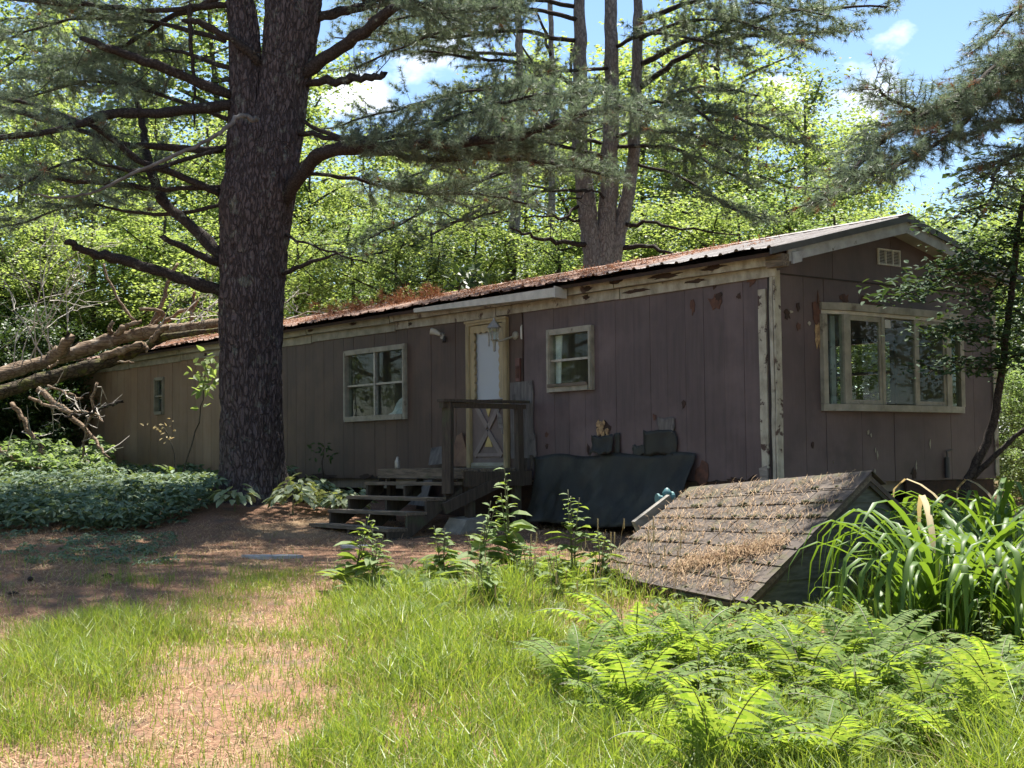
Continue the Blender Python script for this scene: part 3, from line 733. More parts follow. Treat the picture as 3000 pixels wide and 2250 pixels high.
# floodlight
fl = empty("flood_light"); fl.parent = home
b = MB(); b.tube([(6.10, 0.0, 2.02), (6.10, 0.03, 2.02)], .045, 12); b.tube([(6.10, .03, 2.02), (6.13, .08, 2.05)], .015, 8); b.build("bracket", M['metal'], fl)
b = MB(); b.tube([(6.11, .05, 2.04), (6.15, .09, 2.07), (6.20, .15, 2.09)], [.025, .04, .05], 12); b.build("lamp_head", M['white'], fl)
b = MB(); b.tube([(6.03, .03, 2.0), (6.0, .06, 1.93)], [.02, .03], 8); b.build("sensor", M['dark'], fl)
# plaque
pl = MB(); pl.box(4.345, 4.435, 0.004, 0.028, 1.30, 1.60); 
plq = pl.build("plaque", M['redwood'], home)
pl = MB(); pl.box(4.36, 4.42, 0.029, 0.036, 1.34, 1.50); pl.box(4.383, 4.397, 0.036, 0.042, 1.36, 1.48); pl.build("plaque_panel", M['rust'], plq)
# grey plywood sheet right of the door
n = 18; zz = np.linspace(0.30, 1.27, n)
lft = [(4.555, z) for z in zz]; rgt = [(4.10 - 0.03 * vnoise(z * 7, 0, seed=2) - (0.04 if z < .6 else 0), z) for z in zz[::-1]]
b = MB(); b.prism([(u, z + (0.03 * vnoise(u * 30, 1., seed=4) if k in (n - 1, n) else 0)) for k, (u, z) in enumerate(lft + rgt)], 0.006, 0.024); b.build("plywood_sheet", M['ply'], home)
b = MB(); b.bar((4.10, .05, .34), (4.06, .07, .16), .03, .04); b.bar((4.25, .06, .30), (4.20, .10, .05), .05, .03); b.bar((4.16, .09, .30), (4.10, .14, .12), .04, .02); b.build("splintered_lath", M['wood'], home)
cr = MB(); zs = np.linspace(1.3, 2.27, 14); uz = 4.30 + 0.018 * (vnoise(zs * 5, 0, seed=6) - .5)
for i in range(13):
    w0 = .006 + .012 * vnoise(zs[i] * 8, 3., seed=2); cr.hexa([(uz[i] - w0, .004, zs[i]), (uz[i] + w0, .004, zs[i]), (uz[i] + w0, .009, zs[i]), (uz[i] - w0, .009, zs[i]), (uz[i + 1] - w0, .004, zs[i + 1]), (uz[i + 1] + w0, .004, zs[i + 1]), (uz[i + 1] + w0, .009, zs[i + 1]), (uz[i + 1] - w0, .009, zs[i + 1])])
cr.build("split_seam", M['hole'], home)
b = MB(); b.prism([(4.30, 1.84), (4.325, 1.85), (4.33, 2.0), (4.30, 2.03)], .010, .02); b.build("paint_flake", M['white'], home)

def blob(cu, cz, ru, rz_, n=14, seed=0, amp=.45):
    t = np.linspace(0, 2 * math.pi, n, endpoint=False); r = 1 + amp * (2 * vnoise(np.cos(t) * 3.1 + seed, np.sin(t) * 3.1 + seed, seed=seed) - 1) + (.35 if amp > .4 else .1) * (_hash(np.arange(n), np.full(n, seed), np.zeros(n), 5) - .5)
    return [(cu + ru * a * math.cos(q), cz + rz_ * a * math.sin(q)) for q, a in zip(t, r)]
for k, (u, z, ru, rz_, mm) in enumerate([(.85, 2.20, .045, .05, 'hole'), (.86, 2.00, .085, .10, 'rust'), (.80, 2.06, .05, .05, 'hole'), (.49, 2.03, .03, .035, 'hole'), (.30, 2.20, .07, .07, 'rust'), (1.37, .89, .028, .045, 'hole'), (3.83, .60, .035, .03, 'rust'), (3.83, .45, .03, .03, 'hole'), (1.85, .76, .03, .03, 'rust'), (1.10, .10, .10, .12, 'rust'), (1.2, 2.0, .03, .09, 'rust'), (3.03, .40, .02, .06, 'hole'), (5.50, .62, .06, .08, 'hole'), (5.56, .50, .07, .14, 'rust'), (8.2, .05, .2, .04, 'hole'), (9.4, .05, .3, .04, 'hole'), (.6, .04, .12, .03, 'hole')]):
    b = MB(); b.prism(blob(u, z, ru, rz_, 16, k + 1), 0.004, 0.0065 + .0005 * (k % 3)); b.build("rust_patch" if mm == 'rust' else "rot_hole", M[mm], home)
for k, (v, z, rv, rz_, mm) in enumerate([(.38, 1.90, .03, .045, 'hole'), (.20, 1.80, .05, .05, 'hole'), (.38, 1.68, .035, .035, 'rust'), (.10, 1.55, .012, .03, 'hole'), (1.15, 2.02, .07, .06, 'rust'), (1.50, 1.99, .10, .08, 'rust'), (1.72, 1.97, .09, .04, 'rust'), (.56, .42, .02, .04, 'hole'), (.70, 1.86, .07, .16, 'rust'), (.69, 1.6, .045, .12, 'insul'), (2.3, .08, .05, .06, 'hole')]):
    b = MB(); b.prism([(-y, zz) for y, zz in blob(v, z, rv, rz_, 16, k + 31)], -0.0075 - .0005 * (k % 3), -0.004, 'x'); b.build("rust_patch" if mm == 'rust' else "rot_hole", M[mm], home)
for k, (v, z, rv, rz_) in enumerate([(1.50, .55, .022, .03), (1.55, .52, .012, .02), (1.65, .30, .014, .045), (1.62, .35, .01, .03), (1.6, .12, .012, .03), (2.35, .17, .012, .06), (.9, .22, .008, .012), (.55, 1.72, .018, .02), (.25, 1.83, .05, .012), (2.62, .42, .012, .05)]):
    b = MB(); b.prism([(-y, zz) for y, zz in blob(v, z, rv, rz_, 12, k + 61)], -0.008, -0.004, 'x'); b.build("bare_paint_chip", M['peel'], home)
for k, (u, z, ru, rz_) in enumerate([(.75, 2.36, .16, .022), (1.5, 2.35, .22, .025), (2.35, 2.37, .12, .02), (2.85, 2.35, .09, .03), (4.9, 2.36, .07, .02), (8.3, 2.36, .10, .02), (9.6, 2.36, .07, .018)]):
    b = MB(); b.prism(blob(u, z, ru, rz_, 22, k + 91), .126, .139); b.build("rot_hole", M['hole'], home)
for k, (u, z, ru, rz_) in enumerate([(1.1, 2.26, .14, .02), (2.1, 2.25, .18, .022), (3.0, 2.26, .06, .03), (6.9, 2.25, .05, .02), (13.6, 2.24, .06, .03)]):
    b = MB(); b.prism(blob(u, z, ru, rz_, 22, k + 111), .0302, .033); b.build("rot_hole", M['hole'], home)
# torn insulation and black patches
b = MB(); b.prism(blob(2.74, .62, .14, .14, 18, 77), 0.004, .009); b.build("torn_hole", M['hole'], home)
b = MB()
for k in range(16):
    u, z = 2.74 + random.uniform(-.12, .10), .62 + random.uniform(-.08, .10); c = blob(u, z, .035, .04, 7, k + 5)
    b.prism(c, .009 + .001 * k, .014 + .004 * random.random() + .001 * k)
b.build("torn_insulation", M['insul'], home)
def bent_sheet(name, u0, u1, z0, z1, y0, bulge, m, nu=10, nz=8, seed=0):
    b = MB(); U, Z = np.meshgrid(np.linspace(0, 1, nu), np.linspace(0, 1, nz))
    Y = y0 + bulge * (np.sin(U * math.pi) * .4 + (1 - Z) ** 2) + .02 * (fbm(U * 3 + seed, Z * 3, seed=seed) - .5)
    V = np.stack([u0 + (u1 - u0) * U + .07 * (fbm(U * 2.5 + seed * 3, Z * 4 + 8, seed=seed + 20, oct=3) - .5), Y, z0 + (z1 - z0) * Z + .09 * (fbm(U * 5 + seed * 5, Z * 1.5 + 3, seed=seed + 40, oct=3) - .5)], -1).reshape(-1, 3)
    b.add(V, [(j * nu + i, j * nu + i + 1, (j + 1) * nu + i + 1, (j + 1) * nu + i) for j in range(nz - 1) for i in range(nu - 1)])
    o = b.build(name, m, home, True); md = o.modifiers.new("thick", 'SOLIDIFY'); md.thickness = .004; return o
bent_sheet("black_patch", 2.54, 2.92, .34, .57, .03, .05, M['black'], seed=1)
bent_sheet("black_patch", 2.44, 2.53, .34, .58, .016, .01, M['black'], seed=2)
bent_sheet("black_patch", 1.48, 2.01, .33, .61, .022, .01, M['black'], seed=3)
bent_sheet("black_patch", 1.51, 1.78, .60, .74, .016, .005, M['ply'], seed=4)
bent_sheet("black_patch", 1.99, 2.22, .33, .43, .014, .01, M['black'], seed=5)
# big wrinkled skirting sheet
nu, nz_ = 60, 18
U, Z = np.meshgrid(np.linspace(0, 1, nu), np.linspace(0, 1, nz_))
ucoord = 1.16 + (4.05 - 1.16) * U - .25 * (1 - Z) * (U - .3)
zb = -0.50 + .02 * np.sin(U * 9) + .18 * np.clip(.18 - U, 0, 1) / .18
zco = zb + (0.335 + .02 * np.sin(U * 17) - zb) * Z
yco = .035 + .30 * (1 - Z) ** 1.6 + .07 * (fbm(U * 5, Z * 2.5, seed=12) - .5) * (1.15 - Z) + .05 * np.sin(U * 26 + 3 * Z) * (1 - Z) * Z * 2 + .10 * (fbm(U * 14, Z * 3.5, seed=13, oct=3) - .5) * (1.1 - Z) + .03 * np.abs(np.sin(U * 31 + Z * 9)) * (1 - Z)
b = MB(); b.add(np.stack([ucoord, yco, zco], -1).reshape(-1, 3), [(j * nu + i, j * nu + i + 1, (j + 1) * nu + i + 1, (j + 1) * nu + i) for j in range(nz_ - 1) for i in range(nu - 1)])
o = b.build("skirting_sheet", M['black'], home, True); o["label"] = "sagging black plastic skirting sheet"
md = o.modifiers.new("thick", 'SOLIDIFY'); md.thickness = .004
b = MB(); b.box(.1, 1.2, -.06, -.02, -.5, .02); b.build("underfloor_shade", M['hole'], home)  # added dark sheets imitating the shade in the gap under the wall
b = MB(); b.box(4.1, 6.9, -.12, -.06, -.6, 0.0); b.build("underfloor_shade", M['hole'], home)
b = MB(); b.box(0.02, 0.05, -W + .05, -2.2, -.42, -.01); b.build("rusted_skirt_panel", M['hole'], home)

# bay window of the gable end
bay = empty("bay_window"); bay.parent = home
bz0, bz1, pr = 0.80, 1.94, 0.11
o_l, o_r, f_l, f_r = 0.74, 3.25, 1.03, 2.87
def baybox(name, v0, v1, x0, x1, z0, z1, m='cream'):
    b = MB(); j = [random.uniform(-.003, .003) for _ in range(4)]
    b.hexa([(x0, -v1, z0 + j[0]), (x1, -v1, z0 + j[1]), (x1, -v0, z0 + j[2]), (x0, -v0, z0 + j[3]), (x0, -v1, z1 + j[0]), (x1, -v1, z1 + j[1]), (x1, -v0, z1 + j[2]), (x0, -v0, z1 + j[3])])
    return b.build(name, M[m], bay)
def bayply(name, poly, z0, z1, m='cream'):
    b = MB(); n = len(poly)
    b.add([(x, -v, z0) for x, v in poly] + [(x, -v, z1) for x, v in poly], [tuple(range(n)), tuple(range(n, 2 * n))[::-1]] + [(i, i + n, (i + 1) % n + n, (i + 1) % n) for i in range(n)])
    return b.build(name, M[m], bay)
foot = [(0.02, o_l), (-0.02, o_l), (-pr, f_l), (-pr, f_r), (-0.02, o_r), (0.02, o_r)]
foot2 = [(0.02, o_l - .02), (-0.04, o_l - .02), (-pr - .03, f_l - .01), (-pr - .03, f_r + .01), (-0.04, o_r + .02), (0.02, o_r + .02)]
bayply("sill_board", foot2, bz0 - .02, bz0 + .055)
bayply("head_board", foot2, bz1 - .06, bz1 + .02)
bayply("head_flashing", [(x * .93, v) for x, v in foot], bz1 - .10, bz1 - .062, 'white')
baybox("outer_jamb", o_l - .02, o_l + .055, -0.05, 0.02, bz0 + .058, bz1 - .103)
baybox("outer_jamb", o_r - .055, o_r + .02, -0.05, 0.02, bz0 + .058, bz1 - .103)
for v in (f_l, f_r): baybox("corner_post", v - .045, v + .045, -pr - .012, -pr + .06, bz0 + .058, bz1 - .103)
baybox("mullion", 1.645, 1.695, -pr - .004, -pr + .04, bz0 + .058, bz1 - .103)
baybox("mullion", 2.235, 2.285, -pr - .002, -pr + .035, bz0 + .058, bz1 - .103)
for v0, v1, zt in ((f_l + .046, 1.644, 0), (2.286, f_r - .046, .02)):
    b = MB()
    for bx in ((v0, v0 + .04, bz0 + .06, bz1 - .105), (v1 - .04, v1, bz0 + .06, bz1 - .105), (v0 + .04, v1 - .04, bz0 + .06, bz0 + .105), (v0 + .04, v1 - .04, bz1 - .16, bz1 - .105)):
        b.box(-pr + .006, -pr + .034, -bx[1], -bx[0], bx[2], bx[3])
    b.build("sash", M['cream'], bay)
for v0, v1 in ((f_l + .086, 1.604), (1.696, 2.234), (2.326, f_r - .086)):
    b = MB(); b.box(-pr + .018, -pr + .022, -v1, -v0, bz0 + .07, bz1 - .12); b.build("pane", M['glass'] if v0 != 1.696 else M['glass2'], bay)
for (va, xa), (vb, xb) in (((o_l + .05, -.015), (f_l - .045, -pr + .02)), ((f_r + .045, -pr + .02), (o_r - .05, -.015))):
    b = MB(); b.hexa([(xa - .003, -va, bz0 + .06), (xa, -va, bz0 + .06), (xb, -vb, bz0 + .06), (xb - .003, -vb, bz0 + .06), (xa - .003, -va, bz1 - .105), (xa, -va, bz1 - .105), (xb, -vb, bz1 - .105), (xb - .003, -vb, bz1 - .105)]); b.build("pane", M['glass'], bay)
baybox("inner_board", .93, 1.0, 0.02, 0.04, bz0 + .06, bz1 - .11, 'bluegrey')
baybox("inner_board", 2.95, 3.12, 0.02, 0.04, bz0 + .06, bz1 - .11, 'peel')
baybox("paper_scrap", 1.70, 1.80, -pr - .006, -pr - .003, bz1 - .22, bz1 - .13, 'white')

# gable vent
vt = empty("gable_vent"); vt.parent = home
b = MB()
for y0, y1, z0, z1 in ((1.73, 2.13, 2.62, 2.635), (1.73, 2.13, 2.45, 2.465), (1.73, 1.745, 2.465, 2.62), (2.115, 2.13, 2.465, 2.62), (1.86, 1.872, 2.465, 2.62), (1.99, 2.002, 2.465, 2.62)): b.box(-.028, -.008, -y1, -y0, z0, z1)
b.build("vent_frame", M['white'], vt)
for k in range(9):
    b = MB(); z = 2.470 + k * .017; b.hexa([(-.024, -2.114, z), (-.010, -2.114, z + .008), (-.010, -1.746, z + .008), (-.024, -1.746, z), (-.024, -2.114, z + .003), (-.010, -2.114, z + .011), (-.010, -1.746, z + .011), (-.024, -1.746, z + .003)]); b.build("louvre", M['white'], vt)
b = MB(); b.tube([(-.03, -2.91, .02), (-.03, -2.91, .26)], .03, 10); b.tube([(-.03, -2.91, .26), (-.03, -2.90, .33), (-.04, -2.99, .35)], .012, 8); b.build("drain_pipe", M['dark'], home)

# ------------------------------------------------------------------ porch steps
porch = empty("porch_steps"); porch.matrix_world = HM
tag(porch, "rotting grey wooden porch with five steps and one handrail below the door", "steps")
uL, uR = 6.02, 4.13
offs = [1.05, 1.33, 1.61, 1.89, 2.17]; zst = [0.175, 0.01, -0.165, -0.335, -0.505]
def pbar(name, a, b, w, h, m='wood', up=(0, 0, 1)):
    q = MB(); q.bar(a, b, w, h, up); return q.build(name, M[m], porch)
for k in range(8):      # deck boards along the wall
    y = 0.05 + k * 0.132
    q = MB(); dz = random.uniform(-.006, .004); e = random.uniform(-.02, .02)
    q.box(uR + (.0 if k else .12) + e, uL - .02 + e, y, y + .124, .145 + dz, .180 + dz); q.build("deck_board", M['woodx'], porch)
for k in range(5):
    q = MB(); s = random.uniform(-.012, .012)
    d0 = offs[k] - .27 if k else offs[k] + .03
    if k: q.hexa([(uR + .02, offs[k] - .27, zst[k] - .04 + s), (uL, offs[k] - .27, zst[k] - .04), (uL, offs[k] + .02, zst[k] - .04), (uR + .02, offs[k] + .02, zst[k] - .04 + s), (uR + .02, offs[k] - .27, zst[k] + s), (uL, offs[k] - .27, zst[k]), (uL, offs[k] + .02, zst[k]), (uR + .02, offs[k] + .02, zst[k] + s)])
    else: q.box(uR - .02, uL, 1.10, 1.14, .06, .178)
    q.build("tread" if k else "deck_fascia", M['woodx'], porch)
def stringer(u):
    poly = [(1.09, .135)]
    for k in range(1, 5):
        poly += [(offs[k] - .27, zst[k - 1] - .042), (offs[k] - .27, zst[k] - .042), (offs[k] + .0, zst[k] - .042)]
    poly += [(offs[4] + .0, -.70), (1.95, -.70), (1.09, -.12)]
    q = MB(); n = len(poly)
    q.prism([(y, z) for y, z in poly], u - .022, u + .022, 'x'); return q.build("stringer", M['wood'], porch)
for u in (uR + .05, (uL + uR) / 2, uL - .04): stringer(u)
pbar("hand_post", (uR + .01, 1.32, -.12), (uR + .02, 1.30, 1.0), .12, .085)
pbar("hand_post", (uR - .01, .22, -.05), (uR + .0, .22, .98), .085, .085)
q = MB(); q.hexa([(uR - .03, .12, .93), (uR + .05, .12, .93), (uR + .06, 1.40, .93), (uR - .02, 1.40, .93), (uR - .035, .12, .985), (uR + .055, .12, .985), (uR + .065, 1.40, 1.0), (uR - .03, 1.40, 1.0)]); q.build("handrail", M['wood'], porch)
q = MB(); q.box(uR - .06, uR + .08, .08, 1.42, 1.003, 1.035); q.build("rail_cap", M['wood'], porch)
pbar("side_beam", (uR - .03, .05, .05), (uR - .03, 1.10, .05), .04, .18)
pbar("brace", (uR - .05, 1.42, -.30), (uR - .05, .55, .02), .04, .14)
pbar("leg", (uR + .02, .98, -.62), (uR + .02, .98, .04), .10, .09)
pbar("leg", (uL - .08, .98, -.60), (uL - .08, .98, .13), .09, .09)
pbar("leg", (uR + .02, .25, -.55), (uR + .02, .25, .04), .09, .09)
pbar("ground_sill", (uR + .0, 1.5, -.66), (uR + .0, 2.25, -.69), .10, .09)
bk = MB(); bk.hexa([(4.0, .75, -.62), (4.35, .7, -.62), (4.3, 1.35, -.64), (3.95, 1.3, -.64), (4.0, .8, -.42), (4.32, .75, -.40), (4.28, 1.2, -.42), (3.98, 1.15, -.44)]); bo = bk.build("concrete_block", M['block'], None); bo.matrix_world = HM
tag(bo, "broken concrete slab lying under the porch stringer", "block")
# leaning scrap left of the door
def hthing(name, mb, m, label, cat, group=None):
    o = mb.build(name, m, None); o.matrix_world = HM; tag(o, label, cat, group); return o
q = MB(); q.hexa([(5.93, .10, .24), (6.24, .16, .22), (6.22, .19, .22), (5.91, .13, .24), (5.90, .03, .50), (6.30, .06, .46), (6.29, .09, .46), (5.89, .06, .50)])
hthing("metal_sheet", q, M['ply'], "pale ribbed metal sheet leaning on the wall at porch level", "metal sheet")
q = MB(); q.prism([(5.45, .2), (5.83, .2), (5.84, .42), (5.74, .62), (5.62, .66), (5.52, .42), (5.47, .30)], .03, .045)
hthing("torn_panel", q, mat_plain("rusty_tan_panel", (.19, .12, .075), .85, (.10, .06, .042), 7), "torn rust-brown panel curling away beside the door", "panel")
q = MB(); q.lathe([(.03, 0), (.035, .01), (.035, .10), (.014, .14), (.014, .16), (.001, .16)], (6.3, .6, .0), 12)
q.v = [v + np.array([0, 0, .18]) * 0 for v in q.v]
bt = q.build("bottle", M['metal'], None, True); bt.matrix_world = HM @ Matrix.Translation((-.42, .32, .181)); tag(bt, "small pale plastic bottle standing on the deck boards", "bottle")
# sheets under the wall left of the steps
q = MB(); q.hexa([(6.35, .15, -.35), (6.95, .12, -.33), (6.95, .14, -.33), (6.35, .17, -.35), (6.33, .03, .02), (6.85, .03, -.02), (6.85, .05, -.02), (6.33, .05, .02)])
hthing("fibre_board", q, M['ply'], "grey fibre board propped under the wall left of the steps", "board")

# ------------------------------------------------------------------ well house (low gabled shelter)
wh = empty("well_house", (1.9, 12.5, gzs(1.9, 12.5)))
tag(wh, "low gabled wooden well house with mossy shingles strewn with pine needles", "shed")
whi = np.array(wh.location)
RL, RR, LR, LL = [np.array(p) for p in ((1.85, 11.2, .32), (3.06, 12.14, 1.30), (1.72, 13.88, 1.10), (.72, 13.02, .38))]
EV = np.array([he.x, he.y, 0])
RB, LB = RR + EV * 1.15 + np.array([0, 0, -.72]), LR + EV * 1.1 + np.array([0, 0, -.66])
def bil(s, t):   # s along (right 0 -> left 1), t up the slope
    return (RL * (1 - s) + LL * s) * (1 - t) + (RR * (1 - s) + LR * s) * t
nsl = unit(np.cross(LL - RL, RR - RL)); nsl = nsl if nsl[2] > 0 else -nsl
q = MB()
c = [bil(0, -.02), bil(1, -.02), bil(1, 1.0), bil(0, 1.0)]
q.hexa([p - nsl * .05 - whi for p in c] + [p - nsl * .012 - whi for p in c])
wroof = q.build("roof", M['woodx'], wh)
nrow = 8
for r in range(nrow):
    t0, t1 = r / nrow - (.015 if r == 0 else 0), (r + 1) / nrow + .06
    t1 = min(t1, 1.0)
    cuts = [0]; s = random.uniform(.05, .3)
    while s < .95: cuts.append(s); s += random.uniform(.26, .48)
    cuts.append(1)
    for a, b_ in zip(cuts[:-1], cuts[1:]):
        gp = .004; lo = .005 + random.uniform(0, .005); hi_ = .002
        j = random.uniform(-.006, .006)
        cs = [bil(a + gp, t0 + j), bil(b_ - gp, t0 + j + random.uniform(-.004, .004)), bil(b_ - gp, t1), bil(a + gp, t1)]
        ext = [0, 0, 0, 0]
        if a == 0: cs[0] = cs[0] + (RL - LL) * .012; cs[3] = cs[3] + (RL - LL) * .012
        top = [cs[0] + nsl * (lo + .012), cs[1] + nsl * (lo + .012 + random.uniform(0, .008)), cs[2] + nsl * (hi_ + .006), cs[3] + nsl * (hi_ + .006)]
        bot = [cs[0] + nsl * (lo), cs[1] + nsl * (lo), cs[2] + nsl * (-.004), cs[3] + nsl * (-.004)]
        q = MB(); q.hexa([p - whi for p in bot + top]); q.build("shingle", M['shingle'], wroof)
# ridge cap shingles
for k in range(7):
    s0, s1 = k / 7 - .01, (k + 1) / 7 - .006
    A0, A1 = bil(s0, .86) + nsl * .020, bil(s1, .86) + nsl * .017
    T0, T1 = bil(s0, 1.0) + np.array([0, 0, .030]), bil(s1, 1.0) + np.array([0, 0, .027])
    B0, B1 = T0 + EV * .18 + np.array([0, 0, -.115]), T1 + EV * .18 + np.array([0, 0, -.115])
    q = MB(); dn = np.array([0, 0, -.010])
    V = [A0, A1, T1, T0, B1, B0]; V = V + [v + dn for v in V]
    q.add([v - whi for v in V], [(0, 1, 2, 3), (3, 2, 4, 5), (7, 6, 9, 8), (8, 9, 11, 10), (0, 6, 7, 1), (5, 4, 10, 11), (0, 3, 9, 6), (3, 5, 11, 9), (1, 7, 8, 2), (2, 8, 10, 4)])
    q.build("ridge_shingle", M['shingle'], wroof)
q = MB(); c = [RR, LR, LB, RB]; q.hexa([p + np.array([0, 0, -.06]) - whi for p in c] + [p + np.array([0, 0, -.012]) - whi for p in c]); q.build("rear_slope", M['shingle'], wh)
# clapboards of the near gable
din = np.array([ha.x, ha.y, 0]) * .06
gbase = min(gzs(*RL[:2]), gzs(*RB[:2])) - .12
ztop = RR[2] - .04; rows = 6; hgt = (ztop - gbase) / rows
for k in range(rows):
    z0, z1 = gbase + k * hgt, gbase + (k + 1) * hgt + .01
    def span(z):
        tf = np.clip((z - RL[2] + .03) / (RR[2] - RL[2]), 0, .985); tb = np.clip((z - RB[2] + .03) / (RR[2] - RB[2]), 0, .985)
        return RL * (1 - tf) + RR * tf, RB * (1 - tb) + RR * tb
    a0, b0 = span(z0); a1, b1 = span(z1)
    q = MB(); V = []
    for out in (0.0, 1.0):
        for p, z, th in ((a0, z0, .022), (b0, z0, .022), (b1, z1, .008), (a1, z1, .008)):
            w = np.array([p[0], p[1], z]) + din - np.array([ha.x, ha.y, 0]) * (out * th); V.append(w - whi)
    q.hexa(V); q.build("clapboard", M['clap'], wh)
q = MB(); q.bar(RL + din * .3 + np.array([0, 0, -.05]) - whi, RR + din * .3 + np.array([0, 0, -.05]) - whi, .022, .08); q.build("rake_board", M['wood'], wh)
q = MB(); q.bar(RB + din * .3 + np.array([0, 0, -.05]) - whi, RR + din * .3 + np.array([0, 0, -.055]) - whi, .022, .08); q.build("rake_board", M['wood'], wh)
# front low wall and far gable
q = MB(); fl_ = RL + EV * .12; fr_ = LL + EV * .12
q.hexa([np.array([fl_[0], fl_[1], .0]) - whi, np.array([fr_[0], fr_[1], .05]) - whi, np.array([fr_[0], fr_[1], .05]) + EV * .04 - whi, np.array([fl_[0], fl_[1], .0]) + EV * .04 - whi, fl_ + np.array([0, 0, .0]) - whi, fr_ - whi, fr_ + EV * .04 - whi, fl_ + EV * .04 - whi]); q.build("front_board", M['clap'], wh)
q = MB(); g0 = np.array([LL[0], LL[1], .1]); g1 = np.array([LB[0], LB[1], .1]); q.add([p - whi for p in (g0, g1, LB, LR + np.array([0, 0, -.03]), LL)] , [(0, 1, 2, 3, 4)]); q.build("far_gable", M['clap'], wh)
q = MB(); q.bar(bil(1.03, .86) - whi, bil(1.05, .52) - whi, .05, .14); q.build("bleached_edge_board", M['palewood'], wh)
# needles and moss on the shingles
def strands(P, D, Lg, wd, lift=0.0):
    """thin bent strips: P base (n,3), D unit direction, returns quad corners"""
    n = len(P); up = np.array([0, 0, 1.0]); sd = unit(np.cross(D, up + RNG.normal(0, .2, (n, 3)))) * wd
    mid = P + D * (Lg * .5)[:, None] + sd * RNG.normal(0, 3, (n, 1)) * .6 + up * (lift * RNG.random((n, 1)))
    end = P + D * Lg[:, None]
    return np.concatenate([np.stack([P - sd, P + sd, mid + sd, mid - sd], 1), np.stack([mid - sd, mid + sd, end + sd * .4, end - sd * .4], 1)], 0).reshape(-1, 3)
n = 4200
s = RNG.random(n); t = RNG.random(n) ** 1.2
k2 = int(n * .32)   # heap across the lower slope
hs = RNG.random(k2); s[:k2] = .10 + .42 * hs + RNG.normal(0, .03, k2); t[:k2] = .40 - .26 * hs + RNG.normal(0, .035, k2)
keep = (s > .02) & (s < .98) & (t > 0) & (t < .97); s, t = s[keep], t[keep]
PP = np.array([bil(a, b_) for a, b_ in zip(s, t)]) + nsl * .022 + nsl * RNG.random((len(s), 1)) * .02
dirs = unit(RNG.normal(0, 1, (len(s), 3))); dirs = unit(dirs - (dirs @ nsl)[:, None] * nsl * .8 + (RR - RL) * .35)
o = link("needle_litter", poly_mesh("needle_litter", strands(PP, dirs, RNG.uniform(.05, .12, len(s)), .0022, .03) - whi, 4, M['litter']), wh); o["kind"] = "stuff"
ms = MB()
for k in range(130):
    a, b_ = RNG.random(), RNG.random() ** .8 * .9
    if b_ > .9: continue
    p = bil(a, round(b_ * nrow) / nrow + .01) + nsl * .02; r = RNG.uniform(.010, .028)
    t_ = np.linspace(0, 2 * math.pi, 7, endpoint=False)
    e1 = unit(LL - RL); e2 = np.cross(nsl, e1)
    ring = [p + (e1 * math.cos(x) + e2 * math.sin(x)) * r * RNG.uniform(.7, 1.3) for x in t_]; ring2 = [p + (e1 * math.cos(x) + e2 * math.sin(x)) * r * .6 + nsl * r * .6 for x in t_]
    ms.add([v - whi for v in ring + ring2 + [p + nsl * r * .8]], [(i, (i + 1) % 7, (i + 1) % 7 + 7, i + 7) for i in range(7)] + [(i + 7, (i + 1) % 7 + 7, 14) for i in range(7)])
o = ms.build("moss_tufts", M['moss'], wh, True); o["kind"] = "stuff"
# painted black and white board behind the daylilies
q = MB(); q.prism([(-.16, 0), (.16, 0), (.18, .30), (.10, .52), (-.02, .60), (-.13, .50), (-.17, .30)], -.01, .01)
pb = q.build("painted_board", mat_plain("black_white_paint", (.02, .02, .022), .6, (.02, .02, .022), 3, None, 0, spots=(.5, .5, .5), spot_th=(.56, .58), spot_scale=6), None)
pb.location = (3.35, 11.95, gzs(3.35, 11.95)); pb.rotation_euler = (rad(-8), 0, HAZ + rad(40)); tag(pb, "black and white painted board leaning on the well house behind the daylilies", "board")

# blue water pump and rocks
pump = empty("water_pump", (1.585, 14.55, .9)); tag(pump, "small blue-green cast water pump beyond the well house ridge", "pump")
q = MB(); q.lathe([(.001, 0), (.05, 0), (.05, .02), (.035, .03), (.035, .12), (.05, .13), (.05, .15), (.02, .19), (.001, .2)], (0, 0, 0), 14); q.build("body", M['pumpblue'], pump, True)
q = MB(); q.tube([(-.0, 0, .09), (-.05, -.02, .09), (-.10, -.04, .09)], [.045, .03, .035], 12); q.tube([(-.09, -.036, .09), (-.11, -.044, .09)], .05, 12); q.build("outlet", M['pumpblue'], pump)
q = MB(); q.tube([(0, .02, .10), (.06, .05, .10)], .06, 14); q.build("flange", M['pumpblue'], pump)
q = MB(); q.tube([(0, 0, .01), (0, 0, -.45)], .03, 10); q.build("riser_pipe", M['dark'], pump)
def rock(name, loc, r, seed, label, m='stone', cat="rock", flat=.6, group=None):
    t = np.linspace(0, math.pi, 8); p = np.linspace(0, 2 * math.pi, 12, endpoint=False); V = []
    for a in t:
        for b_ in p:
            d = np.array([math.sin(a) * math.cos(b_), math.sin(a) * math.sin(b_), math.cos(a)])
            k = .75 + .5 * float(vnoise(d[0] * 1.4 + seed, d[1] * 1.4 + 9, d[2] * 1.4 + 4, seed))
            k = min(k, 1.05); V.append(d * k * np.array([r[0], r[1], r[2]]))
    q = MB(); q.add(V, [(i * 12 + j, i * 12 + (j + 1) % 12, (i + 1) * 12 + (j + 1) % 12, (i + 1) * 12 + j) for i in range(7) for j in range(12)])
    o = q.build(name, M[m], None); o.location = loc; o.rotation_euler = (0, 0, seed * 1.3); tag(o, label, cat, group); return o
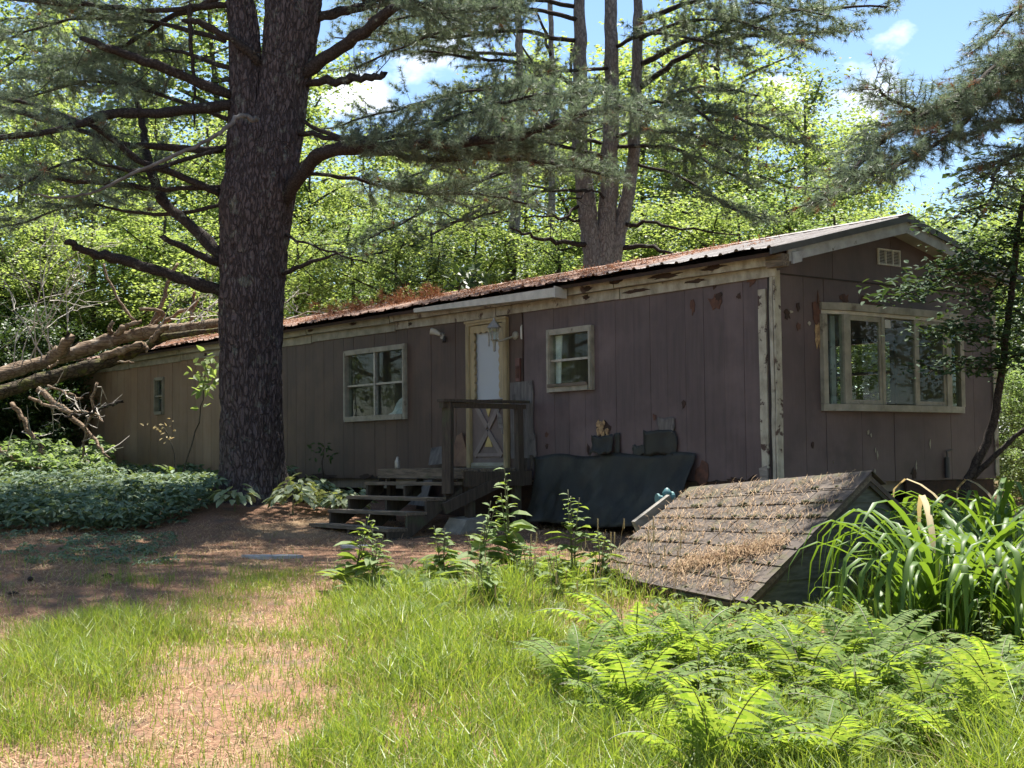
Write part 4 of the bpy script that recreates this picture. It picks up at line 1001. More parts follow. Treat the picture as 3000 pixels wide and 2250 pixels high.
for k, (px, py, d, r, lb) in enumerate([(1865, 1560, 13.9, (.17, .13, .09), "rounded pale grey rock beside the left edge of the well house"), (1822, 1600, 13.6, (.15, .10, .06), "lichen-spotted flat rock left of the well house"),
                                     (1790, 1628, 13.2, (.12, .10, .05), "lowest small rock at the left foot of the well house"), (1905, 1500, 14.4, (.16, .06, .12), "upright whitish rock below the blue pump")]):
    p = at(px, py, d); rock("rock", (p[0], p[1], gzs(p[0], p[1]) + r[2] * .5), r, k + 2, lb)
for k, (px, py, d, sx, sy) in enumerate([(770, 1640, 15.2, .20, .16), (830, 1637, 15.25, .16, .13), (1050, 1602, 16.2, .18, .12)]):
    p = at(px, py, d); zg = gzs(p[0], p[1])
    q = MB(); pl_ = blob(0, 0, sx, sy, 9, k + 3, .3); n_ = len(pl_)
    q.add([(a, b_, -.02) for a, b_ in pl_] + [(a, b_, .022) for a, b_ in pl_], [tuple(range(n_))[::-1], tuple(range(n_, 2 * n_))] + [(i, (i + 1) % n_, (i + 1) % n_ + n_, i + n_) for i in range(n_)])
    o = q.build("flagstone", M['flag'], None); o.location = (p[0], p[1], zg + .004)
    tag(o, ["pale flat flagstone in the bare path, left one of the touching pair", "pale flat flagstone in the bare path, right one of the touching pair", "small half-buried flagstone in front of the lowest step"][k], "flagstone")
#==PLANTS==
# ------------------------------------------------------------------ foliage makers
def leaf_quads(P, N, Lg, wr=0.55, fold=0.0, D=None):
    """one diamond leaf per point: P base, N normal, D direction -> quad corners"""
    n = len(P); N = unit(N)
    if D is None: D = RNG.normal(0, 1, (n, 3))
    D = unit(D - (D * N).sum(1)[:, None] * N); S = np.cross(N, D)
    Lg = np.broadcast_to(Lg, (n,))[:, None]; Wd = Lg * wr * .5
    mid = P + D * Lg * .45
    return np.stack([P, mid + S * Wd + N * fold * Lg, P + D * Lg - N * fold * Lg, mid - S * Wd + N * fold * Lg], 1).reshape(-1, 3)
def leaf_fine(P, N, Lg, wr=0.55, D=None, droop=.25):
    """pointed leaf folded along its midrib: two quads per point"""
    n = len(P); N = unit(N)
    if D is None: D = RNG.normal(0, 1, (n, 3))
    D = unit(D - (D * N).sum(1)[:, None] * N); S = np.cross(N, D); Lg = np.broadcast_to(Lg, (n,))[:, None]; W_ = Lg * wr * .5
    tip = P + D * Lg - N * Lg * droop
    out = []
    for sg in (1, -1):
        a = P + D * Lg * .28 + S * W_ * sg * .95 + N * Lg * .06; b_ = P + D * Lg * .66 + S * W_ * sg * .72 + N * Lg * (.05 - droop * .4)
        out.append(np.stack([P, a, b_, tip], 1))
    return np.stack(out, 1).reshape(-1, 3)
def needle_tris(T, D, m, Lg, wd, spread=.6):
    n = len(T); T = np.repeat(T, m, 0); D = np.repeat(D, m, 0)
    d = unit(D * .75 + RNG.normal(0, spread, (n * m, 3))); d[:, 2] -= .06; 
    sd = unit(np.cross(d, RNG.normal(0, 1, (n * m, 3)))) * wd * .5
    L_ = Lg * RNG.uniform(.7, 1.15, (n * m, 1))
    return np.stack([T - sd, T + sd, T + d * L_], 1).reshape(-1, 3)
class Pine:
    """gathers wood, twigs and needle tufts of one pine"""
    def __init__(s): s.twig = []; s.tw_r = []; s.T = []; s.D = []; s.branches = []
    def twigs_on(s, path, t0=.3, step=.14, tl=.75, dens=1.0, droop=0.0, tuft=.07, sub=2):
        P = np.array(path, float); seg = np.linalg.norm(np.diff(P, axis=0), axis=1); cum = np.concatenate([[0], np.cumsum(seg)]); tot = cum[-1]
        k = max(2, int(tot * (1 - t0) / step)); up = np.array([0, 0, 1.0])
        for i, a in enumerate(np.linspace(t0, 1, k)):
            p = np.array([np.interp(a * tot, cum, P[:, c]) for c in range(3)]); p2 = np.array([np.interp(min(a * tot + .05, tot), cum, P[:, c]) for c in range(3)])
            p1 = np.array([np.interp(max(a * tot - .05, 0), cum, P[:, c]) for c in range(3)])
            f = unit(p2 - p1); sd = np.cross(f, up); sd = unit(sd) if np.linalg.norm(sd) > .05 else np.array([1.0, 0, 0])
            for sg in (-1, 1):
                if RNG.random() > dens: continue
                ln = tl * RNG.uniform(.55, 1.15) * (1.0 - .55 * max(0, (a - .5) * 2) * .9)
                dr = unit(f * RNG.uniform(.35, .8) + sd * sg * RNG.uniform(.5, 1.0) + up * RNG.uniform(-.25, .35))
                s.twig_at(p, dr, ln, tuft, sub, droop)
        s.T.append(P[-1]); s.D.append(unit(P[-1] - P[-2]))
    def twig_at(s, p, dr, ln, tuft, sub, droop, depth=0):
        up = np.array([0, 0, 1.0]); q = p + dr * ln * .55 + RNG.normal(0, .03, 3); e = q + unit(dr + up * RNG.uniform(-.1, .35) - up * droop) * ln * .45
        s.twig.append((p, q, e)); s.tw_r.append(.006 if depth == 0 else .0035)
        m = max(1, int(ln * .75 / tuft))
        for a in np.linspace(.4, 1, m):
            w = p + (q - p) * min(a / .55, 1) if a < .55 else q + (e - q) * ((a - .55) / .45)
            s.T.append(w); s.D.append(unit(unit(e - q) + RNG.normal(0, .35, 3)))
        if depth < 1:
            for _ in range(sub):
                a = RNG.uniform(.25, .75); w = p + (q - p) * a
                s.twig_at(w, unit(dr + RNG.normal(0, .6, 3) * np.array([1, 1, .5])), ln * RNG.uniform(.35, .6), tuft, 0, droop, depth + 1)
    def twig_mesh(s, name, m):
        A = np.array(s.twig); r = np.array(s.tw_r)[:, None]; n = len(A); V = []
        for a, b_, ra, rb in ((0, 1, 1, .75), (1, 2, .75, .35)):
            d = unit(A[:, b_] - A[:, a]); s1 = unit(np.cross(d, np.array([.3, .2, 1.0]))); s2 = np.cross(d, s1)
            ring = lambda c, k: [A[:, c] + (s1 * math.cos(t) + s2 * math.sin(t)) * r * k for t in (0, 2.1, 4.2)]
            R0, R1 = ring(a, ra), ring(b_, rb)
            for i in range(3): V.append(np.stack([R0[i], R0[(i + 1) % 3], R1[(i + 1) % 3], R1[i]], 1))
        return poly_mesh(name, np.concatenate(V, 0).reshape(-1, 3), 4, m)
    def finish(s, root, m_need, m_limb, nn=14, Lg=.095, wd=.0045, org=(0, 0, 0), brown=0.0):
        T = np.array(s.T); D = np.array(s.D)
        T = T - np.array(org)
        kk = RNG.random(len(T)) < brown
        link("needles", poly_mesh("needles", needle_tris(T[~kk], D[~kk], nn, Lg, wd), 3, m_need), root)
        if kk.sum() > 3: 
            o = link("needles", poly_mesh("needles", needle_tris(T[kk], D[kk], nn, Lg, wd), 3, M['deadneedle']), root); o["label"] = "dead brown needles"
        s.twig = [tuple(np.array(q) - np.array(org) for q in t) for t in s.twig]
        link("twigs", s.twig_mesh("twigs", m_limb), root)

def px_path(pts, d0, dd, k=5, wob=.012):
    n = len(pts); d = np.linspace(0, 1, n) ** 1.0
    P = [at(x, y, d0 + dd * t) for (x, y), t in zip(pts, d)]
    Q = smooth_path(P, k); Q[1:-1] += RNG.normal(0, wob, Q[1:-1].shape); return Q

# ------------------------------------------------------------------ big white pine in front of the house
PD = 20.5
pc = at(748, 1462, PD); pz = gzs(pc[0], pc[1])
pine = empty("pine_tree", (pc[0], pc[1], pz)); tag(pine, "massive dark double-stemmed white pine standing in front of the mobile home", "tree")
PO = np.array([pc[0], pc[1], pz])
def trunk_mesh(ctrl, sides, step, seed, flare=True, furrow=.034):
    C = np.array([at(x, y, PD) for x, y, r in ctrl]); r = np.array([q[2] for q in ctrl]) * PD / FPX
    C[0][2] = min(C[0][2], pz - .15)
    zz = np.arange(C[0][2], C[-1][2], step); order = np.argsort(C[:, 2])
    cx = np.interp(zz, C[order, 2], C[order, 0]); cyy = np.interp(zz, C[order, 2], C[order, 1]); rr = np.interp(zz, C[order, 2], r[order])
    ker = np.ones(9) / 9
    sm = lambda a: np.convolve(np.pad(a, 4, 'edge'), ker, 'valid'); cx, cyy, rr = sm(cx), sm(cyy), sm(rr)
    an = np.linspace(0, 2 * math.pi, sides, endpoint=False); A, Zg = np.meshgrid(an, zz)
    Rg = rr[:, None] * np.ones_like(A)
    if flare: Rg = Rg * (1 + np.exp(-(Zg - pz) / .22) * (.22 + .34 * np.maximum(0, np.cos(A * 5 + 1.0)) ** 2))
    ca, sa = np.cos(A), np.sin(A)
    ridg = np.abs(2 * fbm(ca * 5.5 + 20, sa * 5.5 + 20, Zg * 2.2, seed, 2) - 1)
    rid2 = np.abs(2 * fbm(ca * 11 + 20, sa * 11 + 20, Zg * 5.0, seed + 5, 2) - 1)
    Rg = Rg + furrow * np.clip(ridg * 3.2, 0, 1) + furrow * .5 * np.clip(rid2 * 3, 0, 1) + .03 * (fbm(ca * 1.2 + 3, sa * 1.2 + 3, Zg * .8, seed + 9, 2) - .5) - furrow
    V = np.stack([cx[:, None] + Rg * ca, cyy[:, None] + Rg * sa, Zg], -1).reshape(-1, 3) - PO
    nr = len(zz); i, j = np.meshgrid(np.arange(sides), np.arange(nr - 1)); i, j = i.ravel(), j.ravel()
    Fq = np.stack([j * sides + i, j * sides + (i + 1) % sides, (j + 1) * sides + (i + 1) % sides, (j + 1) * sides + i], 1)
    return idx_mesh("trunk", V, Fq, M['bark'], True)
link("trunk", trunk_mesh([(748, 1500, 96), (742, 1380, 92), (735, 1200, 90), (735, 900, 92), (745, 720, 98), (752, 580, 112), (782, 450, 98), (822, 300, 76), (845, 170, 76), (862, 0, 84), (880, -300, 70), (890, -900, 58), (900, -2000, 34), (905, -3100, 6)], 140, .048, 1), pine)
link("trunk", trunk_mesh([(745, 760, 40), (735, 620, 62), (728, 480, 66), (726, 300, 52), (722, 150, 46), (712, 50, 42), (690, -100, 36), (670, -500, 30), (640, -1200, 22), (630, -2000, 6)], 80, .07, 2, False), pine)
bp = Pine()
BR = [  # (points in the photo, thickness px start/end, depth change, live density, dead?)
 ([(860, 232), (1000, 140), (1080, 80), (1157, 22)], 21, 15, -1.2, 0), ([(890, 246), (1000, 236), (1060, 230), (1122, 217)], 13, 9, -.6, 0),
 ([(925, 52), (1000, 35), (1080, 12), (1200, -50)], 16, 10, .6, .5), ([(820, 610), (860, 545), (925, 465), (1000, 436), (1160, 425), (1316, 420), (1483, 405), (1590, 375), (1768, 321), (1900, 330)], 25, 5, -2.6, 1),
 ([(1010, 432), (1140, 447), (1250, 465), (1475, 461), (1640, 480), (1800, 520)], 12, 4, -1.4, .9), ([(840, 384), (930, 395), (1050, 425)], 9, 6, -.4, 0), ([(815, 805), (900, 775), (1003, 740)], 9, 3, -.6, 0),
 ([(825, 683), (870, 705), (960, 735), (1080, 770)], 5, 2, -.8, 0), ([(690, 285), (452, 190), (340, 145), (244, 113)], 14, 9, -.8, 0), ([(690, 305), (497, 330), (316, 339), (181, 380), (-40, 412)], 17, 8, -1.6, .25),
 ([(650, 436), (434, 430), (339, 416), (203, 371), (0, 312), (-60, 290)], 11, 5, 1.0, .35), ([(650, 568), (497, 506), (407, 466), (316, 398), (203, 344), (0, 283)], 12, 5, -1.0, .25),
 ([(650, 549), (452, 551), (271, 533), (0, 515), (-80, 500)], 9, 5, .6, .25), ([(660, 765), (565, 669), (475, 579), (430, 452), (420, 384), (400, 300)], 20, 8, 1.2, .3),
 ([(660, 860), (520, 810), (353, 760), (260, 740), (203, 710)], 18, 10, -1.0, 0), ([(660, 780), (560, 735), (475, 692)], 12, 8, -.5, 0), ([(560, 10), (556, 90), (570, 226), (570, 357)], 9, 3, .2, 0),
 ([(720, 10), (633, 16), (452, 32), (294, 18), (63, 0), (-60, -20)], 10, 5, .8, .4), ([(690, -30), (565, 27), (497, 50), (407, 113), (316, 154), (200, 190)], 12, 4, 1.5, .6), ([(775, 205), (723, 149), (601, 72), (542, 59)], 14, 8, -.6, 0),
 ([(680, 200), (500, 150), (300, 180), (60, 230)], 8, 3, 2.6, .8), ([(670, 350), (450, 270), (250, 240), (40, 300)], 8, 3, 2.2, .75), ([(650, 600), (450, 630), (250, 600), (40, 660)], 7, 3, 1.8, .55), ([(660, 120), (420, 60), (200, 60), (0, 120)], 8, 3, 2.2, .7),
 ([(830, 500), (1000, 520), (1200, 560), (1400, 570), (1580, 600)], 7, 3, 1.4, .7), ([(850, 330), (1000, 400), (1200, 390), (1380, 330), (1560, 280), (1700, 270)], 7, 3, -1.8, .8), ([(900, -120), (1100, -40), (1300, 30), (1500, 20)], 12, 4, -1.2, .9), ([(690, 420), (420, 500), (220, 470), (30, 560)], 7, 3, -1.8, .3)]
for pts, r0, r1, dd, dens in BR:
    Q = px_path(pts, PD - .05, dd) - PO
    q = MB(); rr = np.linspace(r0, r1, len(Q)) * PD / FPX; q.tube(Q, rr * (1 + .12 * (2 * RNG.random(len(Q)) - 1)), 9 if r0 > 9 else 6, True, .25, r0, .05 if dens == 0 and r0 > 8 else 0)
    q.build("branch", M['limb'], pine, True)
    if dens: bp.twigs_on(Q + PO, .26 if dens > .6 else .35, .12, .95, min(dens * 1.25, 1), .05, .065, 3)
    for k in range(3 if dens < .5 else 2):   # bare side twigs
        a = RNG.integers(len(Q) // 4, len(Q) - 1); p = Q[a] + PO; d = unit(RNG.normal(0, 1, 3) + np.array([0, 0, .1])); e = p + d * RNG.uniform(.3, .9); bp.twig.append((p, (p + e) / 2 + RNG.normal(0, .05, 3), e)); bp.tw_r.append(.009)
# pale dead branch hanging across the trunk
Q = px_path([(755, 352), (720, 342), (687, 346), (633, 398), (520, 452), (384, 511), (290, 555), (203, 579), (90, 570)], PD - .55, -1.0) - PO
q = MB(); q.tube(Q, np.linspace(8, 3, len(Q)) * PD / FPX, 7, True, .2, 3); o = q.build("branch", M['greylimb'], pine, True); o["label"] = "pale bare dead branch"
for pts in ([(850, 440), (810, 400), (790, 320)], [(870, 420), (800, 415), (740, 430)], [(880, 450), (960, 440), (1010, 470)], [(845, 470), (900, 520), (960, 530)], [(640, 520), (655, 580), (640, 660)], [(660, 390), (570, 520), (590, 620)]):
    Q = px_path(pts, PD - .5, -.3); bp.twig.append((Q[0], Q[len(Q) // 2], Q[-1])); bp.tw_r.append(.008)
# crown above the picture
cp = Pine()
for k in range(120):
    h = 8.8 + 11.5 * RNG.random() ** 1.25; t = (h - 8.8) / 12.5; az = k * 2.4 + RNG.uniform(-.3, .3); ln = (5.4 * (1 - t) + 1.0) * RNG.uniform(.75, 1.1)
    xx = np.interp(h, [8, 22], [pc[0] + .55, pc[0] + .75]); b0 = np.array([xx, PD, h]); d = np.array([math.cos(az), math.sin(az), 0])
    if h < 10.5 and d[1] < -.2: continue
    path = smooth_path([b0, b0 + d * ln * .4 + np.array([0, 0, .25]), b0 + d * ln * .75 + np.array([0, 0, .35]), b0 + d * ln + np.array([0, 0, .6])], 4)
    q = MB(); q.tube(path - PO, np.linspace(.07, .015, len(path)), 5); q.build("branch", M['limb'], pine, True)
    cp.twigs_on(path, .18, .24, 1.1, .95, 0, .15, 2)
cp.finish(pine, M['needle'], M['limb'], 9, .17, .011, PO, 0)
bp.finish(pine, M['needle'], M['limb'], 24, .115, .0062, PO, .012)

# ------------------------------------------------------------------ pines behind the house
def far_pine(name, label, d, stems, boughs, dead, seed, foliage=1.0, wd=.010, nn=24, top=None):
    p0 = at(stems[0][0][0][0], stems[0][0][0][1], d); z0 = gzs(p0[0], p0[1]); org = np.array([p0[0], p0[1], z0])
    root = empty(name, org); tag(root, label, "tree", "tall pines behind the mobile home")
    pn = Pine()
    for pts, r0, r1 in stems:
        Q = px_path(pts, d, 0, 8, .01) 
        Q = np.vstack([[Q[0][0], Q[0][1], z0 - .1], Q]) - org
        q = MB(); q.tube(Q, np.linspace(r0, r1, len(Q)) * d / FPX, 14, True, .10, seed); q.build("trunk", M['barkfar'], root, True)
    for pts, r0, r1, dd, dens in boughs:
        Q = px_path(pts, d, dd, 5, .015); q = MB(); q.tube(Q - org, np.linspace(r0, r1, len(Q)) * d / FPX, 6, True, .2, seed); q.build("branch", M['limb'], root, True)
        pn.twigs_on(Q, .22, .20, 1.15, min(1, dens * foliage), .0, .10, 2)
    for pts, r0, r1, dd in dead:
        Q = px_path(pts, d, dd, 5, .03); q = MB(); q.tube(Q - org, np.linspace(r0, r1, len(Q)) * d / FPX, 6, True, .2, seed); q.build("branch", M['limb'], root, True)
        for k in range(5):
            a = RNG.integers(2, len(Q) - 1); e = Q[a] + unit(RNG.normal(0, 1, 3)) * RNG.uniform(.3, .8); pn.twig.append((Q[a], (Q[a] + e) / 2 + RNG.normal(0, .06, 3), e)); pn.tw_r.append(.01)
    if top:
        for k in range(top[2]):
            h = RNG.uniform(top[0], top[1]); t = (h - top[0]) / (top[1] - top[0]); az = k * 2.4; ln = 3.8 * (1 - t) + .8
            b0 = np.array([org[0], d, h]); dr = np.array([math.cos(az), math.sin(az), 0]); path = smooth_path([b0, b0 + dr * ln * .5 + np.array([0, 0, .2]), b0 + dr * ln + np.array([0, 0, .5])], 4)
            q = MB(); q.tube(path - org, np.linspace(.06, .015, len(path)), 5); q.build("branch", M['limb'], root, True)
            pn.twigs_on(path, .2, .36, 1.2, .9, 0, .16, 2)
    pn.finish(root, M['needle2'], M['limb'], nn, .15, wd, org, .02)
    return root
far_pine("pine_tree", "triple-stemmed grey pine rising just behind the roof right of centre", 28.0,
  [([(1745, 800), (1725, 650), (1700, 450), (1700, 200), (1698, 0), (1697, -300), (1695, -1200)], 34, 8), ([(1775, 800), (1780, 600), (1790, 300), (1790, 0), (1792, -300), (1795, -1300)], 34, 8), ([(1790, 795), (1815, 680), (1850, 500), (1865, 250), (1868, 0), (1870, -250), (1880, -1000)], 26, 7)],
  [([(1870, 195), (1990, 130), (2130, 90), (2350, 30), (2600, 20)], 9, 3, -2.5, .9), ([(1870, 260), (2000, 167), (2136, 113), (2271, 106), (2480, 90)], 9, 3, -2.0, .9), ([(1860, 350), (2050, 330), (2200, 360), (2330, 420)], 6, 3, -3, .7), ([(1690, 120), (1500, 90), (1300, 110), (1080, 90)], 7, 3, -2, .9), ([(1690, 250), (1560, 190), (1400, 170), (1240, 150)], 7, 3, -2, .8),
   ([(1800, 430), (1950, 430), (2080, 480), (2200, 540)], 6, 3, -2, .8), ([(1780, 500), (1650, 470), (1500, 500), (1380, 540)], 6, 3, -1.5, .7), ([(1860, 60), (2050, 0), (2260, -60), (2450, -60)], 8, 3, -2, .9), ([(1690, 20), (1480, -10), (1280, 20), (1090, -10)], 7, 3, -1, .9), ([(1870, 380), (1990, 270), (2100, 260), (2220, 280)], 6, 3, -1, .8), ([(1790, 260), (1660, 300), (1520, 330), (1380, 320)], 6, 3, -2.5, .9), ([(1790, 330), (1900, 300), (2020, 310), (2150, 420)], 6, 3, -3, .9), ([(1760, 420), (1640, 400), (1480, 440), (1330, 450)], 6, 3, -2.5, .8), ([(1800, 140), (1900, 100), (2050, 120), (2200, 190)], 6, 3, -3, .8), ([(1860, 480), (2000, 520), (2120, 600), (2230, 640)], 5, 3, -2.5, .7), ([(1740, 560), (1600, 560), (1450, 620), (1300, 660)], 5, 3, -2.5, .6), ([(1700, 60), (1560, 30), (1400, 60), (1220, 120), (1040, 200)], 7, 3, -3, 1), ([(1790, -40), (1640, -40), (1450, 0), (1250, 40), (1060, 90)], 7, 3, -3.5, 1), ([(1790, 200), (1640, 210), (1480, 250), (1300, 280)], 6, 3, -3.5, 1), ([(1870, 120), (2000, 60), (2180, 70), (2360, 130)], 6, 3, -3.5, .9), ([(1860, -20), (2050, -40), (2250, 10), (2440, 50)], 6, 3, -3.5, .9), ([(1800, 400), (1900, 380), (2040, 400), (2180, 470)], 6, 3, -3.8, .9), ([(1770, 460), (1650, 430), (1540, 400), (1430, 410)], 6, 3, -3.8, .9)],
  [([(1750, 720), (1650, 712), (1560, 692), (1495, 668)], 9, 3, -1), ([(1730, 645), (1620, 640), (1530, 640)], 5, 2, -.5), ([(1810, 662), (1900, 655), (2000, 668), (2170, 690)], 7, 2, -1), ([(1815, 728), (1900, 722), (1990, 745), (2080, 750)], 8, 3, -1), ([(1800, 600), (1740, 560), (1690, 575), (1640, 590)], 4, 2, -1), ([(1700, 600), (1640, 640), (1570, 590)], 5, 2, -1)], 3, .9, top=(11.5, 18, 12))
far_pine("pine_tree", "slender grey pine behind the roof, left of the triple-stemmed one", 33.0,
  [([(1495, 800), (1510, 600), (1525, 350), (1520, 100), (1515, -200), (1510, -1000)], 19, 6)],
  [([(1525, 250), (1400, 260), (1200, 310), (1000, 365), (880, 400)], 6, 2, -3, .8), ([(1520, 330), (1300, 345), (1100, 400), (980, 430)], 5, 2, -2.5, .7), ([(1510, 160), (1350, 150), (1150, 120), (980, 110)], 6, 2, -2, .9), ([(1515, 60), (1300, 40), (1100, 10), (1000, -20)], 6, 2, -2, .9), ([(1520, 420), (1400, 440), (1250, 500), (1090, 540)], 5, 2, -2, .7), ([(1500, 480), (1360, 560), (1200, 640), (1080, 700)], 5, 2, -3, .6), ([(1500, 560), (1340, 650), (1180, 720), (1000, 760)], 5, 2, -3, .6)],
  [([(1500, 595), (1380, 605), (1250, 575)], 4, 2, -1), ([(1500, 648), (1400, 660), (1270, 620)], 4, 2, -1)], 5, .85, top=(11.5, 16, 8))
far_pine("pine_tree", "thin pine stem standing between the triple-stemmed and the slender pine", 35.0,
  [([(1620, 800), (1616, 500), (1618, 250), (1612, 0), (1610, -300)], 12, 6)], [([(1618, 250), (1560, 180), (1480, 60)], 5, 2, -1, .6), ([(1616, 420), (1700, 400), (1800, 360)], 4, 2, -1, .6), ([(1616, 560), (1540, 540), (1440, 560)], 4, 2, -1, .6)], [([(1618, 170), (1580, 60), (1530, 20)], 5, 3, -.5)], 8, .8)
# ------------------------------------------------------------------ pine at the right whose bough hangs into view
org = np.array([7.9, 14.2, gzs(7.9, 14.2)]); root = empty("pine_tree", org); tag(root, "pine at the far right whose drooping bough hangs in front of the sky", "tree")
q = MB(); zz = np.linspace(-.1, 15, 24); q.tube(np.stack([0 * zz, 0 * zz, zz], 1), np.interp(zz, [0, 1, 15], [.34, .26, .05]), 14, True, .1, 4); q.build("trunk", M['bark'], root, True)
rp = Pine()
for pts, d0, dd, r0, r1, dens in [([(3900, -260), (3300, 40), (3000, 140), (2850, 260), (2720, 330), (2600, 400), (2500, 500), (2420, 580)], 14.2, -1.3, 20, 4, 1), ([(3900, -200), (3300, 100), (3000, 195), (2880, 290), (2750, 330), (2640, 310), (2560, 250)], 14.2, -1.0, 16, 4, .9), ([(3900, 150), (3200, 320), (3000, 350), (2900, 370), (2820, 400)], 14.2, -.6, 9, 4, .6),
      ([(3900, -120), (3300, 160), (2960, 250), (2800, 380), (2640, 480), (2530, 520)], 14.4, -1.6, 10, 4, .9), ([(3900, 300), (3300, 420), (3050, 430), (2940, 480), (2900, 560)], 14.2, -1.2, 9, 4, .7), ([(3900, -500), (3400, -200), (3150, -60), (2990, 20), (2890, 120)], 14.2, -1, 9, 4, .5)]:
    Q = px_path(pts, d0, dd, 5, .01); q = MB(); q.tube(Q - org, np.linspace(r0, r1, len(Q)) * 14 / FPX, 7, True, .2, 5); q.build("branch", M['limb'], root, True)
    rp.twigs_on(Q, .40, .07, .70, dens, .15, .05, 3)
for k in range(30):
    h = RNG.uniform(6.5, 15); az = RNG.uniform(-1.6, 2.4); ln = 3.4 * (1 - (h - 6.5) / 9.5) + .6; b0 = np.array([org[0], org[1], h]); dr = np.array([math.cos(az), math.sin(az), 0]); path = smooth_path([b0, b0 + dr * ln * .5, b0 + dr * ln + np.array([0, 0, .2])], 4)
    q = MB(); q.tube(path - org, np.linspace(.05, .012, len(path)), 5); q.build("branch", M['limb'], root, True); rp.twigs_on(path, .2, .34, .9, .9, 0, .14, 1)
rp.finish(root, M['needle'], M['limb'], 22, .095, .0042, org, .06)

# ------------------------------------------------------------------ broad-leaved trees
def leafy_proto(name, h, rad_, base, nclump, per, leaf, mat, seed, lean=.0, shape=1.0, flat=.45):
    rg = np.random.default_rng(seed); global RNG; keep = RNG; RNG = rg
    root = empty(name)
    sp = [np.array([0, 0, -.15])]
    for k in range(1, 9): sp.append(np.array([sp[-1][0] + rg.normal(0, .05) * h / 8 + lean * h / 8, sp[-1][1] + rg.normal(0, .05) * h / 8, h * .93 * k / 8]))
    sp = smooth_path(sp, 4); q = MB(); q.tube(sp, np.linspace(.013 * h, .003 * h, len(sp)), 8, True, .15, seed); q.build("trunk", M['barkdec'], root, True)
    C = []; 
    nl = 16; lim = MB()
    for k in range(nl):
        z = base + (h * .95 - base) * ((k + .5) / nl); t = (z - base) / (h - base); r = rad_ * (math.sin(math.pi * min(1, .12 + t * .82)) ** .7) * shape
        az = k * 2.4 + rg.uniform(-.4, .4); b0 = np.array([np.interp(z, sp[:, 2], sp[:, 0]), np.interp(z, sp[:, 2], sp[:, 1]), z * .92]); e = b0 + np.array([math.cos(az) * r, math.sin(az) * r, .28 * r + .2])
        pth = smooth_path([b0, b0 * .5 + e * .5 + rg.normal(0, .1, 3), e], 4); q = MB(); q.tube(pth, np.linspace(.0055 * h, .0015 * h, len(pth)), 5); q.build("limb", M['barkdec'], root, True)
        for a in np.linspace(.3, 1.0, max(3, nclump // nl)):
            for _ in range(1): C.append(b0 + (e - b0) * a + rg.normal(0, .12 * r + .12, 3))
    C = np.array(C); n = len(C)
    sz = rg.uniform(.22, .48, n) * (rad_ / 2.4) ** .5
    P = np.repeat(C, per, 0) + unit(rg.normal(0, 1, (n * per, 3))) * (rg.random((n * per, 1)) ** .5) * np.repeat(sz, per)[:, None] * np.array([1.15, 1.15, .62])
    N = rg.normal(0, flat, (n * per, 3)) + np.array([0, 0, 1.0])
    D = unit(P - np.repeat(C, per, 0) + rg.normal(0, .3, P.shape)); D[:, 2] -= .25
    V = leaf_quads(P, N, leaf * rg.uniform(.65, 1.2, n * per), .62, .06, D)
    link("crown", poly_mesh("crown", V, 4, mat), root)
    RNG = keep
    return root
protos = [leafy_proto("broadleaf_tree", 10, 2.7, 1.2, 420, 34, .118, M['leafA'], 11), leafy_proto("broadleaf_tree", 10, 2.3, 1.0, 400, 34, .112, M['leafB'], 12, .02), leafy_proto("broadleaf_tree", 10, 3.0, .8, 440, 34, .127, M['leafA'], 13, -.02),
          leafy_proto("broadleaf_tree", 10, 2.2, 1.6, 360, 36, .117, M['leafD'], 14), leafy_proto("broadleaf_tree", 4, 1.7, .2, 340, 52, .095, M['leafC'], 15, 0, 1.1), leafy_proto("broadleaf_tree", 4, 1.5, .15, 300, 52, .09, M['leafB'], 16, 0, 1.1)]
used = [False] * len(protos)
def plant_tree(kind, x, y, h, label, group, rz=None, cat="tree", name=None, wide=1.0):
    o = protos[kind] if not used[kind] else copy_tree(protos[kind]); used[kind] = True
    s = h / (10 if kind < 4 else 4); o.location = (x, y, gzs(x, y)); o.scale = (s * wide, s * wide, s); o.rotation_euler = (0, 0, RNG.uniform(0, 6.28) if rz is None else rz)
    tag(o, label, cat, group); return o
TL = {0: "yellow-green leafy tree in the sunlit woods behind the mobile home", 1: "mid-green slim leafy tree in the woods behind the mobile home", 2: "broad yellow-green leafy tree in the woods behind the mobile home", 3: "cool-green airy leafy tree in the woods behind the mobile home"}
ROW = []
for px_, yt_ in ((-160, 640), (-20, 560), (110, 600), (240, 540), (370, 600), (500, 560), (630, 640), (760, 600), (890, 650), (1010, 600), (1130, 660), (1260, 620), (1390, 650), (1520, 600), (1650, 620), (1790, 560), (1930, 600), (2060, 520), (2190, 560), (2320, 480), (2450, 560), (2580, 600), (2720, 640), (2860, 620), (2990, 580), (3110, 520)):
    ROW.append((px_, round(30.5 + 2.5 * (math.sin(px_ * 1.7) * .5 + .5) + (1.5 if px_ < 700 else 0), 2), yt_, [0, 2, 1, 0, 3][(px_ // 130) % 5]))
for px_, yt_ in ((-90, 250), (80, 180), (260, 260), (430, 200), (600, 280), (780, 260), (930, 420), (1080, 480), (1230, 430), (1390, 360), (1560, 330), (1740, 300), (1900, 260), (2050, 250), (2210, 210), (2360, 230), (2500, 400), (2650, 600), (2800, 620), (2960, 500), (3100, 350)):
    ROW.append((px_, round(37 + 3 * (math.sin(px_ * 2.3) * .5 + .5), 2), yt_, [2, 0, 3, 1, 0][(px_ // 150) % 5]))
